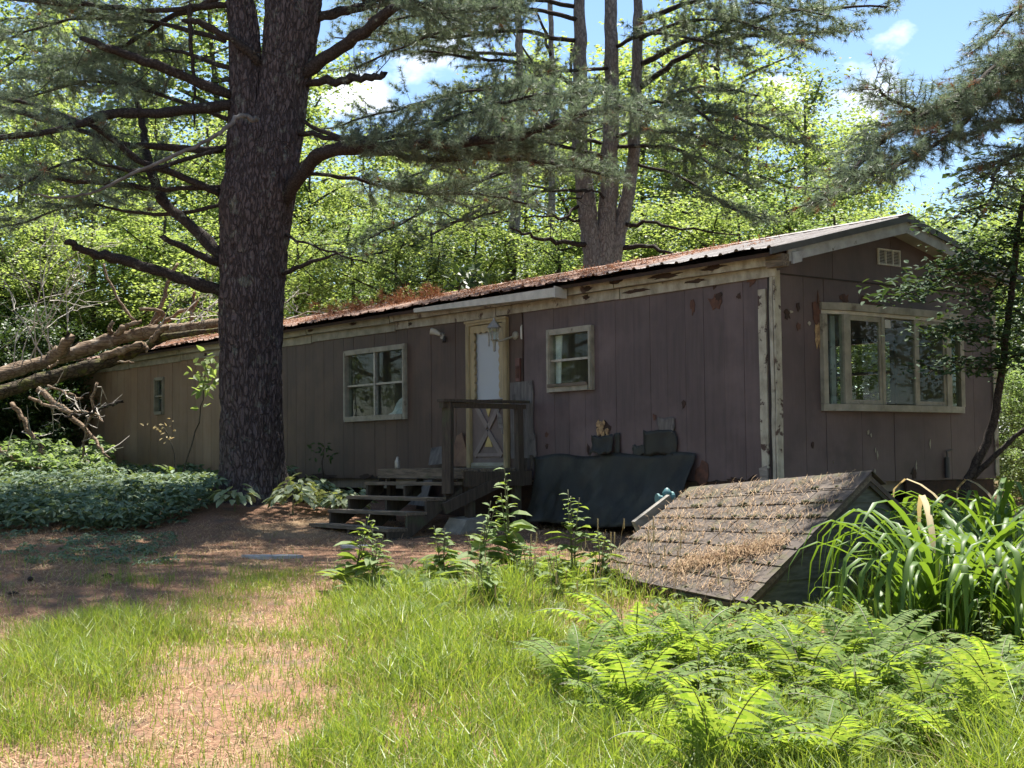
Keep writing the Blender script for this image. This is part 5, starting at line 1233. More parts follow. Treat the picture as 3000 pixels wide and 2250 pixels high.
for px_, yt_ in ((-100, -200), (150, -260), (380, -180), (620, -220), (830, 60), (1040, 380), (1260, 260), (1480, 120), (1700, 20), (1920, -40), (2140, 0), (2350, 140), (2560, 460), (2780, 580), (3000, 480), (3180, 300)):
    ROW.append((px_, round(46 + 5 * (math.sin(px_ * 3.1) * .5 + .5), 2), yt_, [0, 2, 0, 3][(px_ // 200) % 4]))
ORD = ["first", "second", "third", "fourth", "fifth", "sixth", "seventh", "eighth", "ninth", "tenth", "eleventh", "twelfth", "thirteenth", "fourteenth", "fifteenth", "sixteenth", "seventeenth", "eighteenth", "nineteenth", "twentieth", "twenty-first", "twenty-second", "twenty-third", "twenty-fourth", "twenty-fifth", "twenty-sixth", "twenty-seventh", "twenty-eighth", "twenty-ninth", "thirtieth", "thirty-first", "thirty-second", "thirty-third", "thirty-fourth"]
LOOK = {0: "yellow-green leafy tree", 1: "slim mid-green leafy tree", 2: "broad yellow-green leafy tree", 3: "airy cool-green leafy tree"}
rowlab = {}
for nm, sel in (("nearest", [r for r in ROW if r[1] < 36]), ("middle", [r for r in ROW if 36 <= r[1] < 45]), ("farthest", [r for r in ROW if r[1] >= 45])):
    for i, r in enumerate(sorted(sel)): rowlab[r] = f"{LOOK[r[3]]}, {ORD[i]} from the left in the {nm} row of woods"
for px, d, yt, kd in ROW:
    x = (px - 1500) / FPX * d; h = (HZ - yt) / FPX * d + EYE - gzs(x, d)
    plant_tree(kd, x, d, h, rowlab[(px, d, yt, kd)], "leafy trees in the woods behind", wide=1.35 if h < 7 else 1.0)
for k, (x, y, h, kd) in enumerate([(-9, -9, 11, 0), (-3.5, -12, 12, 1), (2.5, -10, 11, 2), (8, -13, 12, 0), (-15, -3, 11, 2), (14, -2, 11, 1), (-13, 9, 9, 2), (0, -16, 13, 0), (11, 14, 9, 1), (12.5, 18, 10, 2), (10.5, 9, 9, 0), (14, 22, 11, 1), (-14.5, 21, 9, 2), (-16, 26, 10, 0), (-13, 15, 9, 1)]):
    plant_tree(kd, x, y, h, "leafy tree at the edge of the clearing behind the camera, mirrored in the windows", "trees round the clearing out of view")
SH = [(-60, 30.5, 3.6, 4), (60, 29.5, 3.4, 4), (150, 31, 2.8, 5), (-160, 29, 3.3, 4), (0, 33, 4.6, 4), (120, 33, 3.8, 4), (640, 33, 3.2, 5), (860, 31, 2.8, 5), (2960, 22, 2.3, 5), (3040, 19.5, 2.0, 5), (2990, 25, 3.2, 4)]
for k, (px, d, h, kd) in enumerate(SH):
    o_ = ORD[sorted(q_[0] for q_ in SH).index(px)]
    lb = f"leafy shrub, {o_} from the left in the undergrowth around the mobile home" if True else "dark leafy shrub at the left edge behind the fallen logs" if kd == 4 and px < 500 else ("green leafy shrub in the undergrowth behind the mobile home" if px < 2900 else "leafy shrub beside the right end of the mobile home")
    plant_tree(kd, (px - 1500) / FPX * d, d, h, lb, "undergrowth shrubs", cat="shrub")
for o in protos:
    if o.location.length < .01: o.location = (30, 60, 1)
# vine climbing over the ridge
# small shade tree at the right end wall
org = np.array([at(2815, 1430, 15.6)[0], 15.6, 0]); org[2] = gzs(org[0], org[1]); root = empty("understory_tree", org); tag(root, "small dark leaning tree with layered leaves in front of the gable end", "tree")
def stemp(pts, d0, dd, r0, r1, nm="branch"):
    Q = px_path(pts, d0, dd, 5, .006); 
    q = MB(); q.tube(Q - org, np.linspace(r0, r1, len(Q)) * 15.6 / FPX, 7, True, .12, 3); q.build(nm, M['limb'], root, True); return Q
Q = stemp([(2815, 1475), (2840, 1400), (2900, 1270), (2925, 1150), (2945, 1000), (2965, 850), (2980, 700), (3000, 560)], 15.6, 0, 15, 8, "trunk")
stemp([(2850, 1400), (2920, 1330), (3010, 1250), (3080, 1190)], 15.6, -.3, 9, 6, "trunk")
LP, LN, LD = [], [], []
for pts, dd, spread, n in [([(2965, 830), (2880, 800), (2780, 810), (2680, 850), (2640, 860)], -1.2, .20, 520), ([(2970, 780), (2900, 760), (2830, 760), (2760, 790)], -.8, .16, 300), ([(2945, 1000), (2880, 980), (2800, 960), (2700, 985)], -.7, .20, 380), ([(2935, 1080), (2870, 1080), (2800, 1060), (2720, 1090)], -.5, .16, 240), ([(2975, 720), (3010, 690), (3080, 680), (3150, 700)], -.6, .25, 350), ([(2960, 900), (3010, 930), (3060, 950)], -.5, .25, 350), ([(2990, 620), (2900, 600), (2830, 620), (2760, 660)], -.8, .2, 360), ([(2990, 560), (2900, 520), (2860, 510)], -.6, .2, 240), ([(2940, 1050), (3000, 1040), (3050, 1060)], -.5, .2, 260), ([(2975, 760), (2900, 860), (2860, 900)], -.3, .22, 300), ([(3000, 560), (3040, 520), (3000, 470), (2930, 440)], -.5, .25, 300), ([(2985, 660), (2930, 700), (2850, 720)], .4, .22, 280)]:
    Q = stemp(pts, 15.6, dd, 4, 1.5)
    a = RNG.random(n) ** .8; ix = np.clip((a * (len(Q) - 1)).astype(int), 0, len(Q) - 2); p = Q[ix] + (Q[ix + 1] - Q[ix]) * RNG.random((n, 1))
    LP.append(p + RNG.normal(0, 1, (n, 3)) * np.array([spread, spread, spread * .35])); LN.append(RNG.normal(0, .28, (n, 3)) + np.array([0, -.15, 1])); 
LP, LN = np.concatenate(LP), np.concatenate(LN)
link("crown", poly_mesh("crown", leaf_fine(LP - org, LN, RNG.uniform(.06, .12, len(LP)), .55, None, .15), 4, mat_leaf("shade_tree_leaves", (.028, .058, .030), (.060, .100, .050), .25, .7, None, .12)), root)

# ------------------------------------------------------------------ fallen trunks on the far end of the roof
def fallen(name, label, pts, d, r, m, stubs, mstub, seed):
    C = [at(x, y, dd) for (x, y), dd in zip(pts, d)]; org = np.array([C[0][0], C[0][1], C[0][2]]); root = empty(name, org); tag(root, label, "fallen trunk")
    Q = smooth_path(C, 10); rr = np.interp(np.linspace(0, 1, len(Q)), np.linspace(0, 1, len(r)), r) * .62 * 27 / FPX
    rr = rr * (1 + .10 * (2 * vnoise(np.arange(len(Q)) * .6, 0., seed=seed) - 1))
    q = MB(); q.tube(Q - org, rr, 18, True, .22, seed, .15); q.build("trunk", M[m], root, True)
    for pts2, dd0, dd1, r0, r1, jag in stubs:
        S = smooth_path([at(x, y, dd0 + (dd1 - dd0) * t) for (x, y), t in zip(pts2, np.linspace(0, 1, len(pts2)))], 5); S[1:] += RNG.normal(0, .012, S[1:].shape)
        q = MB(); q.tube(S - org, np.linspace(r0, r1, len(S)) * 27 / FPX, 8, True, .3, seed, jag); q.build("branch_stub", M[mstub], root, True)
    return root
fallen("fallen_log", "thick barkless fallen trunk, the upper one resting on the roof's far end", [(-300, 1215), (0, 1100), (180, 1045), (316, 1000), (407, 978), (540, 962), (642, 946), (760, 930)], [25.4, 26.2, 26.8, 27.0, 27.0, 26.4, 25.8, 24.8], [34, 33, 32, 32, 30, 26, 22, 18], 'log',
  [([(150, 1050), (185, 1020), (205, 992)], 26.7, 26.4, 22, 14, .10), ([(325, 990), (322, 965), (327, 945)], 27, 26.9, 8, 6, .04), ([(340, 985), (375, 955), (412, 945)], 27, 26.7, 12, 6, .05), ([(395, 975), (450, 950), (480, 915), (410, 908)], 27, 26.7, 6, 5, .03), ([(440, 965), (475, 890), (490, 830), (520, 770)], 27, 27.2, 9, 4, 0), ([(470, 955), (510, 925), (560, 900), (580, 880)], 27, 27, 8, 4, 0), ([(560, 940), (565, 880), (568, 855)], 26.6, 26.6, 6, 4, 0), ([(395, 940), (350, 880), (310, 800), (305, 770)], 27, 27.2, 5, 3, 0)], 'log', 3)
fallen("fallen_log", "dark mossy fallen trunk, the lower one leaning on the roof's far end", [(-300, 1235), (0, 1150), (136, 1108), (316, 1060), (380, 1035), (452, 1003), (500, 985), (650, 965), (740, 948)], [24.8, 25.6, 26.0, 26.3, 26.4, 26.4, 26.2, 25.4, 24.7], [30, 31, 30, 28, 24, 20, 15, 10, 8], 'mosslog',
  [([(300, 1048), (360, 1025), (410, 1010)], 26.2, 26.0, 12, 9, .05), ([(445, 1000), (462, 980), (480, 962)], 26.3, 26.1, 10, 7, .06), ([(420, 1010), (428, 1018), (432, 1028)], 26.1, 26, 6, 4, 0), ([(140, 1080), (160, 1070), (173, 1058)], 26, 25.9, 4, 3, 0), ([(345, 1062), (380, 1060), (392, 1063)], 26.2, 26.1, 3, 2, 0)], 'log', 9)
# broken branches below the trunks
DB = [("long broken branch slanting down across the wall's far end", [(110, 1140), (190, 1200), (260, 1270), (318, 1340)], 25.6, 24.6, 15, 6), ("pale branch propped against the ground left of the wall", [(35, 1180), (85, 1260), (125, 1330), (110, 1400)], 25.2, 25.0, 11, 9), ("forked dead limb pointing right below the mossy trunk", [(85, 1165), (170, 1200), (260, 1210), (300, 1235)], 25.4, 24.6, 7, 4), ("dark snapped limb end raised against the tan wall", [(190, 1220), (240, 1215), (300, 1195), (355, 1176)], 25.0, 24.4, 5, 7), ("thin upright dead stick standing against the tan wall", [(285, 1120), (262, 1220), (245, 1310), (250, 1395)], 24.8, 24.8, 6, 5), ("curved root of dead wood near the ground at the far left", [(0, 1310), (50, 1350), (110, 1370), (140, 1410)], 24.6, 24.6, 6, 5), ("short snapped limb beneath the mossy trunk", [(140, 1130), (190, 1148), (238, 1168)], 25.5, 25.1, 5, 5)]
for k, (lb, pts, d0, d1, r0, r1) in enumerate(DB):
    Q = smooth_path([at(x, y, d0 + (d1 - d0) * t) for (x, y), t in zip(pts, np.linspace(0, 1, len(pts)))], 6); Q[1:-1] += RNG.normal(0, .02, Q[1:-1].shape); org = Q[-1].copy()
    rt = empty("dead_branch", org); tag(rt, lb, "branch"); q = MB(); q.tube(Q - org, np.linspace(r0, r1, len(Q)) * .68 * 25 / FPX, 8, True, .25, k, .06); q.build("limb", M['log'] if k != 3 else M['limb'], rt, True)
    tw = Pine()
    for _ in range(7):
        p = Q[RNG.integers(1, len(Q))]; e = p + unit(RNG.normal(0, 1, 3)) * RNG.uniform(.2, .6); tw.twig.append((p - org, (p + e) / 2 - org + RNG.normal(0, .05, 3), e - org)); tw.tw_r.append(.012)
    link("twigs", tw.twig_mesh("twigs", M['deadpale']), rt)
# dead bushy top standing behind the trunks
def brush(name, label, starts, nseg, ln, r, m, group=None, up=.8, fan=.5):
    org = np.array(starts[0]); rt = empty(name, org); tag(rt, label, "branch", group); tw = Pine()
    def grow(p, d, l_, r_, dep):
        for s in range(3):
            d = unit(d + RNG.normal(0, .22, 3)); e = p + d * l_ / 3; tw.twig.append((p - org, (p + e) / 2 - org + RNG.normal(0, .02, 3), e - org)); tw.tw_r.append(r_ * (1 - .2 * s))
            if dep > 0 and RNG.random() < .9: grow(e, unit(d + RNG.normal(0, .7, 3)), l_ * .55, r_ * .6, dep - 1)
            p = e
    for st in starts[0:]:
        grow(np.array(st), unit(np.array([RNG.normal(0, fan), RNG.normal(0, fan * .5), up])), ln * RNG.uniform(.7, 1.2), r, nseg)
    link("twigs", tw.twig_mesh("twigs", m), rt)
brush("dead_bush", "bare grey dead twigs sticking up behind the fallen trunks at the left", [at(x, y, 26.9) for x, y in ((30, 1100), (80, 1070), (130, 1050), (170, 1040), (200, 1020), (60, 1090), (0, 1110), (100, 1060), (40, 1080), (-30, 1110), (150, 1050))], 2, 2.1, .02, M['deadpale'])
brush("brush_pile", "tangle of bare grey dead branches heaped on the roof left of the big pine", [at(x, y, 26.0) for x, y in ((470, 955), (520, 950), (560, 945), (600, 940), (640, 940), (500, 935), (580, 930))], 2, 1.2, .018, M['deadpale'], up=.35, fan=1.0)
brush("brush_pile", "pale dead branches lying on the roof just right of the big pine", [at(x, y, 24.3) for x, y in ((840, 935), (870, 930), (900, 925), (930, 920))], 2, 1.1, .014, M['deadpale'], up=.15, fan=1.0)
brush("dead_bush", "wispy dead twigs hanging under the fallen trunks before the tan wall", [at(x, y, 25.2) for x, y in ((200, 1160), (260, 1150), (300, 1140), (150, 1190))], 1, .9, .010, M['deadpale'], up=-.5, fan=.7)
# rolled orange needle clumps on the ridge
def hpt(u, off, z): v = hw(u, off, z); return np.array([v.x, v.y, v.z])
cl = empty("needle_clump", hpt(9.2, -.9, roofz(-.9))); tag(cl, "heap of orange dead pine tassels on the roof edge above the four-pane window", "dead branch"); co = np.array(cl.location)
T, D = [], []
for k in range(150):
    u = RNG.uniform(7.6, 11.2); T.append(hpt(u, -.95 + RNG.normal(0, .1), roofz(-.95) + .04 + .16 * RNG.random() * (.4 + math.sin(u * 5) ** 2)) - co); D.append(unit(RNG.normal(0, 1, 3) + np.array([0, -.3, .2])))
link("needles", poly_mesh("needles", needle_tris(np.array(T), np.array(D), 16, .14, .008, .7), 3, M['deadneedle']), cl)
# needles lying on the metal roof and deck
n = 9000
u = RNG.uniform(.8, 17, n); yv = RNG.uniform(-1.95, .3, n); wgt = fbm(u * 1.3, yv * 1.3 + 9, seed=5, oct=3) + .12 * (u > 2.5); kp = wgt > .52; u, yv = u[kp], yv[kp]
PP = np.array([hpt(a, b_, roofz(b_) + .012) for a, b_ in zip(u, yv)]); dr = RNG.normal(0, 1, PP.shape); dr[:, 2] *= .15; dr[:, 2] += .08
o = link("roof_needles", poly_mesh("roof_needles", strands(PP, unit(dr), RNG.uniform(.07, .15, len(PP)), .004, .03), 4, M['deadneedle'])); tag(o, "layer of fallen orange pine needles on the metal roof", "pine needles", kind="stuff")
# ------------------------------------------------------------------ ground plants
def gxy(px, py):
    """ground point seen at a photo position"""
    d = 12.0
    for _ in range(30):
        x = (px - 1500) / FPX * d; d = d * .5 + .5 * (EYE - gzs(x, d)) * FPX / max(py - HZ, 5)
    return np.array([(px - 1500) / FPX * d, d, gzs((px - 1500) / FPX * d, d)])
def gauss(x, y, cx, cy, rx, ry): return np.exp(-((x - cx) / rx) ** 2 - ((y - cy) / ry) ** 2)
def inside_wh(x, y):
    # keep plants out of the well house footprint
    A = np.array([RL[:2], RB[:2], LB[:2], LL[:2]]); c = np.ones(len(x), bool)
    for i in range(4):
        a, b_ = A[i], A[(i + 1) % 4]; c &= ((b_[0] - a[0]) * (y - a[1]) - (b_[1] - a[1]) * (x - a[0])) > -.02
    return c
def blades(x, y, h, w, lean, bend):
    n = len(x); az = RNG.uniform(0, 2 * math.pi, n); d = np.stack([np.cos(az), np.sin(az), 0 * az], 1); az2 = RNG.uniform(0, 2 * math.pi, n); s = np.stack([np.cos(az2), np.sin(az2), 0 * az2], 1) * (w / 2)[:, None]
    b0 = np.stack([x, y, gz(x, y) - .01], 1); up = np.array([0, 0, 1.0])
    m = b0 + d * (h * lean)[:, None] + up * (h * .60)[:, None]; t = b0 + d * (h * (lean + bend))[:, None] + up * (h * (1 - .35 * bend))[:, None]
    k = np.stack([b0 - s, b0 + s, m + s * .8, b0 - s, m + s * .8, m - s * .8, m - s * .8, m + s * .8, t], 1)
    return k.reshape(-1, 3)
def scatter(n, d0=5.6, d1=17.5):
    d = np.sqrt(RNG.uniform(d0 ** 2, d1 ** 2, n)); x = RNG.uniform(-.40, .40, n) * d; return x, d
x, y = scatter(330000)
px = 1500 + x / y * FPX
right = sstep(-.35, .5, x + .115 * y - .25 * (fbm(x * .9 + 5, y * .9, seed=31, oct=3) - .5) * 3) * (1 - sstep(12.6, 13.8, y))
clump = 1.6 * gauss(x, y, -2.95, 9.8, .50, 1.3) + 1.1 * gauss(x, y, -2.6, 8.4, .35, .9)
strip1 = .55 * gauss(x, y, -2.45, 12.4, .35, 1.1) + .75 * gauss(x, y, -2.15, 13.3, .42, .6) + .5 * gauss(x, y, -1.55, 10.9, .3, 1.0) + .35 * gauss(x, y, -1.1, 12.2, .3, 1.2) + .4 * gauss(x, y, -3.6, 13.4, .5, .35)
pat = sstep(.50, .66, fbm(x * 1.1 + 40, y * .9 + 3, seed=33, oct=4))
near = (1 - sstep(10.0, 11.6, y)) * (.50 + .5 * pat) * (1 - .9 * gauss(x, y, -2.3, 7.1, .6, .5)) * (1 - .85 * gauss(x, y, -1.95, 9.3, .16, 1.0)) * sstep(-4.4, -3.2, x + .2)
dens = np.clip(right * (.85 - .15 * pat) + clump + strip1 + near * .7 + .05, 0, 1) * (1 - sstep(14.6, 15.6, y) * .96)
dens *= (1 - .8 * gauss(x, y, 1.1, 11.9, .5, .9)) * (1 - .72 * np.clip(1.3 * gauss(x, y, 2.3, 9.4, 1.5, 1.7), 0, 1))
dens *= .35 + .9 * sstep(.36, .58, fbm(x * 2.1 + 7, y * 2.1, seed=77, oct=3)) 
ok = (RNG.random(len(x)) < dens) & ~inside_wh(x, y)
x, y, R2, C2 = x[ok], y[ok], right[ok], np.clip(clump[ok], 0, 1)
fern_zone = np.clip(gauss(x, y, 2.2, 9.3, 1.6, 1.6), 0, 1)
h = RNG.uniform(.05, .13, len(x)) + R2 * RNG.uniform(.08, .30, len(x)) * (.15 + 1.7 * fbm(x * 2.3, y * 2.3, seed=8, oct=3) ** 1.5) + C2 * RNG.uniform(.08, .22, len(x))
h *= 1 - .72 * np.clip(1.15 * gauss(x, y, 1.55, 10.5, 1.0, 1.1), 0, 1)
h *= 1 - .55 * np.clip(1.2 * gauss(x, y, 2.3, 9.0, 1.6, 1.6), 0, 1)
h *= 1 + .6 * sstep(7.9, 7.0, y) * sstep(.2, 1.2, x)
dry = RNG.random(len(x)) < (.16 + .25 * (1 - R2) * (1 - C2) * sstep(.4, .7, fbm(x * .8, y * .8 + 7, seed=2, oct=3)) + .45 * gauss(x, y, .9, 11.0, .8, .8))
w = RNG.uniform(.0035, .0065, len(x)) + .002 * R2
V = blades(x[~dry], y[~dry], h[~dry], w[~dry], RNG.uniform(0, .35, (~dry).sum()), RNG.uniform(.05, .55, (~dry).sum()))
o = link("grass", poly_mesh("grass", V, 3, M['grass'])); tag(o, "bright green unmown grass in the clearing", "grass", kind="stuff")
V = blades(x[dry], y[dry], h[dry] * .8, w[dry] * .7, RNG.uniform(.1, .9, dry.sum()), RNG.uniform(.2, .9, dry.sum()))
o = link("dry_grass", poly_mesh("dry_grass", V, 3, M['straw'])); tag(o, "straw-coloured dry grass among the green blades", "dry grass", kind="stuff")
# tall seed stems in front of the well house
sd = MB()
xs_, ys_ = RNG.uniform(-.4, 1.9, 60), RNG.uniform(10.2, 12.4, 60)
for a, b_ in zip(xs_, ys_):
    if inside_wh(np.array([a]), np.array([b_]))[0]: continue
    hh = RNG.uniform(.35, .75); p = np.array([a, b_, gzs(a, b_)]); l_ = RNG.normal(0, .12, 2); pts = [p, p + np.array([l_[0] * .4, l_[1] * .4, hh * .6]), p + np.array([l_[0], l_[1], hh])]; sd.tube(smooth_path(pts, 3), [.0018] * 7, 3, False)
    if RNG.random() < .4:
        for k in range(7): q_ = pts[2] - np.array([0, 0, .012 * k]); sd.add([q_, q_ + np.array([.012, 0, .018]), q_ + np.array([0, .008, .022])], [(0, 1, 2)])
o = sd.build("seed_stems", M['straw'], None); tag(o, "thin tall seed stems standing before the well house", "dry grass", kind="stuff")
# pine needle litter over the bare ground
n = 85000; x, y = scatter(n, 5.6, 19); kp = (RNG.random(n) < .25 + .75 * sstep(.4, .6, fbm(x * 1.5, y * 1.5, seed=41, oct=3))) & ~inside_wh(x, y); x, y = x[kp], y[kp]
P = np.stack([x, y, gz(x, y) + .004], 1); D = RNG.normal(0, 1, P.shape); D[:, 2] = RNG.uniform(0, .25, len(P))
o = link("needle_litter", poly_mesh("needle_litter", strands(P, unit(D), RNG.uniform(.05, .13, len(P)), .0022, .025), 4, M['litter'])); tag(o, "brown fallen pine needles strewn over the bare path", "pine needles", kind="stuff")
for k, (px_, py_, r) in enumerate([(95, 1700, .05), (45, 1742, .045), (650, 1758, .05), (320, 1690, .05)]):
    p = gxy(px_, py_); q = MB(); q.lathe([(.004, -r), (r * .38, -r * .6), (r * .5, 0), (r * .4, r * .5), (r * .12, r), (.003, r * 1.1)], (0, 0, 0), 9); o = q.build("pine_cone", M['limb'], None, False); o.location = (p[0], p[1], p[2] + r * .4); o.rotation_euler = (rad(88), 0, k * 1.7)
    tag(o, ["dark pine cone on the bare path, upper left", "dark pine cone on the path at the left edge", "dark pine cone beside the middle grass strip", "small cone below the grass at the path's far side"][k], "pine cone")

# leaf ground cover on the left and along the wall
def cover(name, label, n, fx, hmax, leaf, m, flat=.35, stem_h=.2):
    x, y = fx(n); zb = gz(x, y); hh = hmax * RNG.random(len(x)) ** .6 * (.4 + .9 * fbm(x * 1.2, y * 1.2, seed=51, oct=3)); P = np.stack([x, y, zb + hh], 1) 
    ncl = 5; P5 = np.repeat(P, ncl, 0); a = np.tile(np.arange(ncl) * 2 * math.pi / ncl, len(P)) + np.repeat(RNG.uniform(0, 6.28, len(P)), ncl); D = np.stack([np.cos(a), np.sin(a), RNG.uniform(-.25, .2, len(a))], 1)
    N = RNG.normal(0, flat, P5.shape) + np.array([0, -.1, 1.0]); V = leaf_fine(P5 + D * .01, N, leaf * RNG.uniform(.6, 1.2, len(P5)), .55, D)
    o = link(name, poly_mesh(name, V, 4, m)); tag(o, label, "ground cover", kind="stuff"); return o
def fx_left(n):
    y = RNG.uniform(15.2, 27, n); px = RNG.uniform(-150, 900, n); x = (px - 1500) / FPX * y
    edge = 1560 - 105 * sstep(380, 800, px) + 30 * (fbm(px * .01, y * 0, seed=3, oct=2) - .5)      # lower edge in the photo
    py = HZ + (EYE - gz(x, y)) / y * FPX; wall = (x - 2.785) * (-he.x) + (y - 14.92) * (-he.y)
    k = (py < edge) & (wall > .1) & (np.hypot(x + 3.7, y - 20.5) > .6) & ((px < 640) | (RNG.random(n) < .45)); return x[k], y[k]
cover("ground_cover", "dark blue-green leafy ground cover in the shade at the left", 9000, fx_left, .42, .115, M['cover'])
def fx_far(n):
    y = RNG.uniform(24, 44, n); px = RNG.uniform(-200, 330, n); x = (px - 1500) / FPX * y; wall = (x - 2.785) * (-he.x) + (y - 14.92) * (-he.y); al = (x - 2.785) * ha.x + (y - 14.92) * ha.y; k = ~((wall < .3) & (al < 20.8)); return x[k], y[k]
cover("undergrowth", "sunny green undergrowth beyond the far end of the mobile home", 4200, fx_far, .8, .14, M['leafB'])
def fx_low(n):
    y = RNG.uniform(10.0, 14.6, n); x = RNG.uniform(-1.1, 1.2, n); px = 1500 + x / y * FPX; k = (gauss(x, y, 0, 12.8, .9, .9) > RNG.random(n)) & ~inside_wh(x, y); return x[k], y[k]
cover("low_weeds", "low round-leaved weeds at the feet of the tall stalks", 750, fx_low, .22, .13, M['weed'])
def fx_lowleft(n):
    y = RNG.uniform(14.5, 17.6, n); px = RNG.uniform(-100, 520, n); x = (px - 1500) / FPX * y; k = fbm(x * 1.1, y * 1.1, seed=61, oct=3) > .48; return x[k], y[k]
cover("seedlings", "sparse small green seedlings along the shaded edge of the path", 900, fx_lowleft, .06, .05, M['cover'])
def fx_right(n):
    y = RNG.uniform(6.5, 12.5, n); x = RNG.uniform(1.0, 4.9, n); k = (RNG.random(n) < .7) & ~inside_wh(x, y); return x[k], y[k]
cover("foreground_weeds", "low mixed leafy weeds under the ferns at the lower right", 1300, fx_right, .22, .075, M['weed'])
def fx_rl(n):
    y = RNG.uniform(13.0, 19, n); x = RNG.uniform(4.2, 7.5, n); k = ((x - 2.785) * ha.x + (y - 14.92) * ha.y) < -.3; return x[k], y[k]
cover("side_growth", "bright green growth along the gable end behind the daylilies", 1500, fx_rl, .55, .11, M['leafB'])

# ferns
def fern_proto(seed, nf, ln, m, tip=.5, pairs=17):
    rg = np.random.default_rng(seed); root = empty("fern")
    for f in range(nf):
        az = f * 2 * math.pi / nf + rg.uniform(-.4, .4); L_ = ln * rg.uniform(.75, 1.15); el = rg.uniform(.95, 1.4); d = np.array([math.cos(az), math.sin(az), 0]); up = np.array([0, 0, 1.0]); pts = [np.zeros(3)]
        th = el; st = L_ / 22
        for k in range(22): pts.append(pts[-1] + (d * math.cos(th) + up * math.sin(th)) * st); th -= (.045 + .045 * k / 22) * rg.uniform(.8, 1.3)
        pts = np.array(pts); sd = np.cross(d, up); V = []
        for k in range(pairs):
            a = .20 + .80 * k / pairs; i = a * 21; p = pts[int(i)] + (pts[int(i) + 1] - pts[int(i)]) * (i - int(i)); t = unit(pts[int(i) + 1] - pts[int(i)]); n_ = np.cross(sd, t); n_ = n_ if n_[2] > 0 else -n_
            tt = (a - .2) / .8; wl = L_ * .27 * min(1, .55 + tt * 3.2) * max(.06, (1 - tt)) ** .85; bw = L_ * .80 / pairs * .80 * rg.uniform(.85, 1.1)
            for sg in (-1, 1):
                dr = unit(sd * sg + t * rg.uniform(.2, .5) - n_ * rg.uniform(-.12, .35)); wl = wl * rg.uniform(.85, 1.1); prev0, prev1 = p - t * bw * .40, p + t * bw * .40
                for s in range(3):
                    e = p + dr * wl * (s + 1) / 3 - n_ * wl * .03 * (s + 1) ** 1.5; wv = bw * (.40, .52, .34, .04)[s + 1] ; q0, q1 = e - t * wv, e + t * wv
                    V += [prev0, prev1, q1, q0]; prev0, prev1 = q0, q1
        q = MB(); q.tube(pts, np.linspace(.004, .0012, len(pts)), 4, False); 
        fr = link("frond", poly_mesh("frond", np.array(V), 4, m), root); q.build("stalk", M['stem'], fr)
    return root
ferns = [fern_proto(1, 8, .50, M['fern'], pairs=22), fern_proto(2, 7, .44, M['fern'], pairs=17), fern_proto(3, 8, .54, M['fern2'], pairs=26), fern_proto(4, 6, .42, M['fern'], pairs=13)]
fu = [False] * 4
def put_fern(k, p, s, label, group):
    o = ferns[k] if not fu[k] else copy_tree(ferns[k]); fu[k] = True; o.location = (p[0], p[1], p[2]); o.scale = (s, s, s * RNG.uniform(1.0, 1.35)); o.rotation_euler = (RNG.normal(0, .14), RNG.normal(0, .14), RNG.uniform(0, 6.28)); tag(o, label, "fern", group)
k = 0
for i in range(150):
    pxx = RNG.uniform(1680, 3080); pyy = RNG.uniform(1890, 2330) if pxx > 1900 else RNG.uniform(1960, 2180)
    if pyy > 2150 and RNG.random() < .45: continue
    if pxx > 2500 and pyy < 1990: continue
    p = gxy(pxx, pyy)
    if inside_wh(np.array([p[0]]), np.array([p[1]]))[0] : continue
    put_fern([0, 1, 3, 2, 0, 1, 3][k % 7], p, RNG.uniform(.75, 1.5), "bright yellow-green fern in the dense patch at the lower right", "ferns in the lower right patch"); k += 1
for px_, py_, s, lb in ((1250, 1835, .55, "small pale fern standing alone in the grass left of centre"), (2080, 1960, .8, "pale fern at the front left corner of the fern patch"), (430, 1440, .85, "bright fern at the wall foot, leftmost of three by the tan wall"), (520, 1438, .9, "bright fern at the wall foot, middle of three by the tan wall"), (600, 1442, .7, "bright fern at the wall foot close to the big trunk")):
    if py_ < 1500:
        d = {430: 25.6, 520: 24.6, 600: 24.0}[px_]; p = np.array([(px_ - 1500) / FPX * d, d, 0]); p[2] = gzs(p[0], p[1]) + .05
    else: p = gxy(px_, py_)
    put_fern(2 if py_ > 1500 else 0, p, s * (1 if py_ > 1500 else 1.25), lb, "single ferns")
# daylilies
def lily_proto(seed, nb, ln):
    rg = np.random.default_rng(seed); root = empty("daylily"); 
    for b_ in range(nb):
        az = rg.uniform(0, 6.28); r0 = rg.random() ** .5 * .13; L_ = ln * rg.uniform(.55, 1.1); th = rg.uniform(1.15, 1.5); d = np.array([math.cos(az), math.sin(az), 0]); up = np.array([0, 0, 1.0]); p = d * r0; sd = np.cross(d, up); n = 11; w = rg.uniform(.010, .018); V = []; kink = rg.uniform(.45, .8); cur = rg.uniform(.8, 1.5)
        for i in range(n + 1):
            t = i / n; wv = w * (1 if t < .75 else max(.04, (1 - t) / .25)) * (.6 + .4 * min(1, t * 4)); n_ = np.array([-d[0] * math.sin(th), -d[1] * math.sin(th), math.cos(th)]); V += [p - sd * wv + n_ * wv * .35, p, p + sd * wv + n_ * wv * .35]
            p = p + (d * math.cos(th) + up * math.sin(th)) * L_ / n; th -= .07 + cur * (.62 if abs(t - kink) < .13 else .10) * (1 if t > .3 else .3)
            th = max(th, -1.45)
        F = [(i * 3 + j, i * 3 + j + 1, (i + 1) * 3 + j + 1, (i + 1) * 3 + j) for i in range(n) for j in (0, 1)]
        q = MB(); q.add(V, F); q.build("blade", M['lily'] if rg.random() > .03 else M['straw'], root, True)
    return root
lil = [lily_proto(1, 84, 1.1), lily_proto(2, 76, 1.05), lily_proto(3, 30, .85)]; lu = [False] * 3
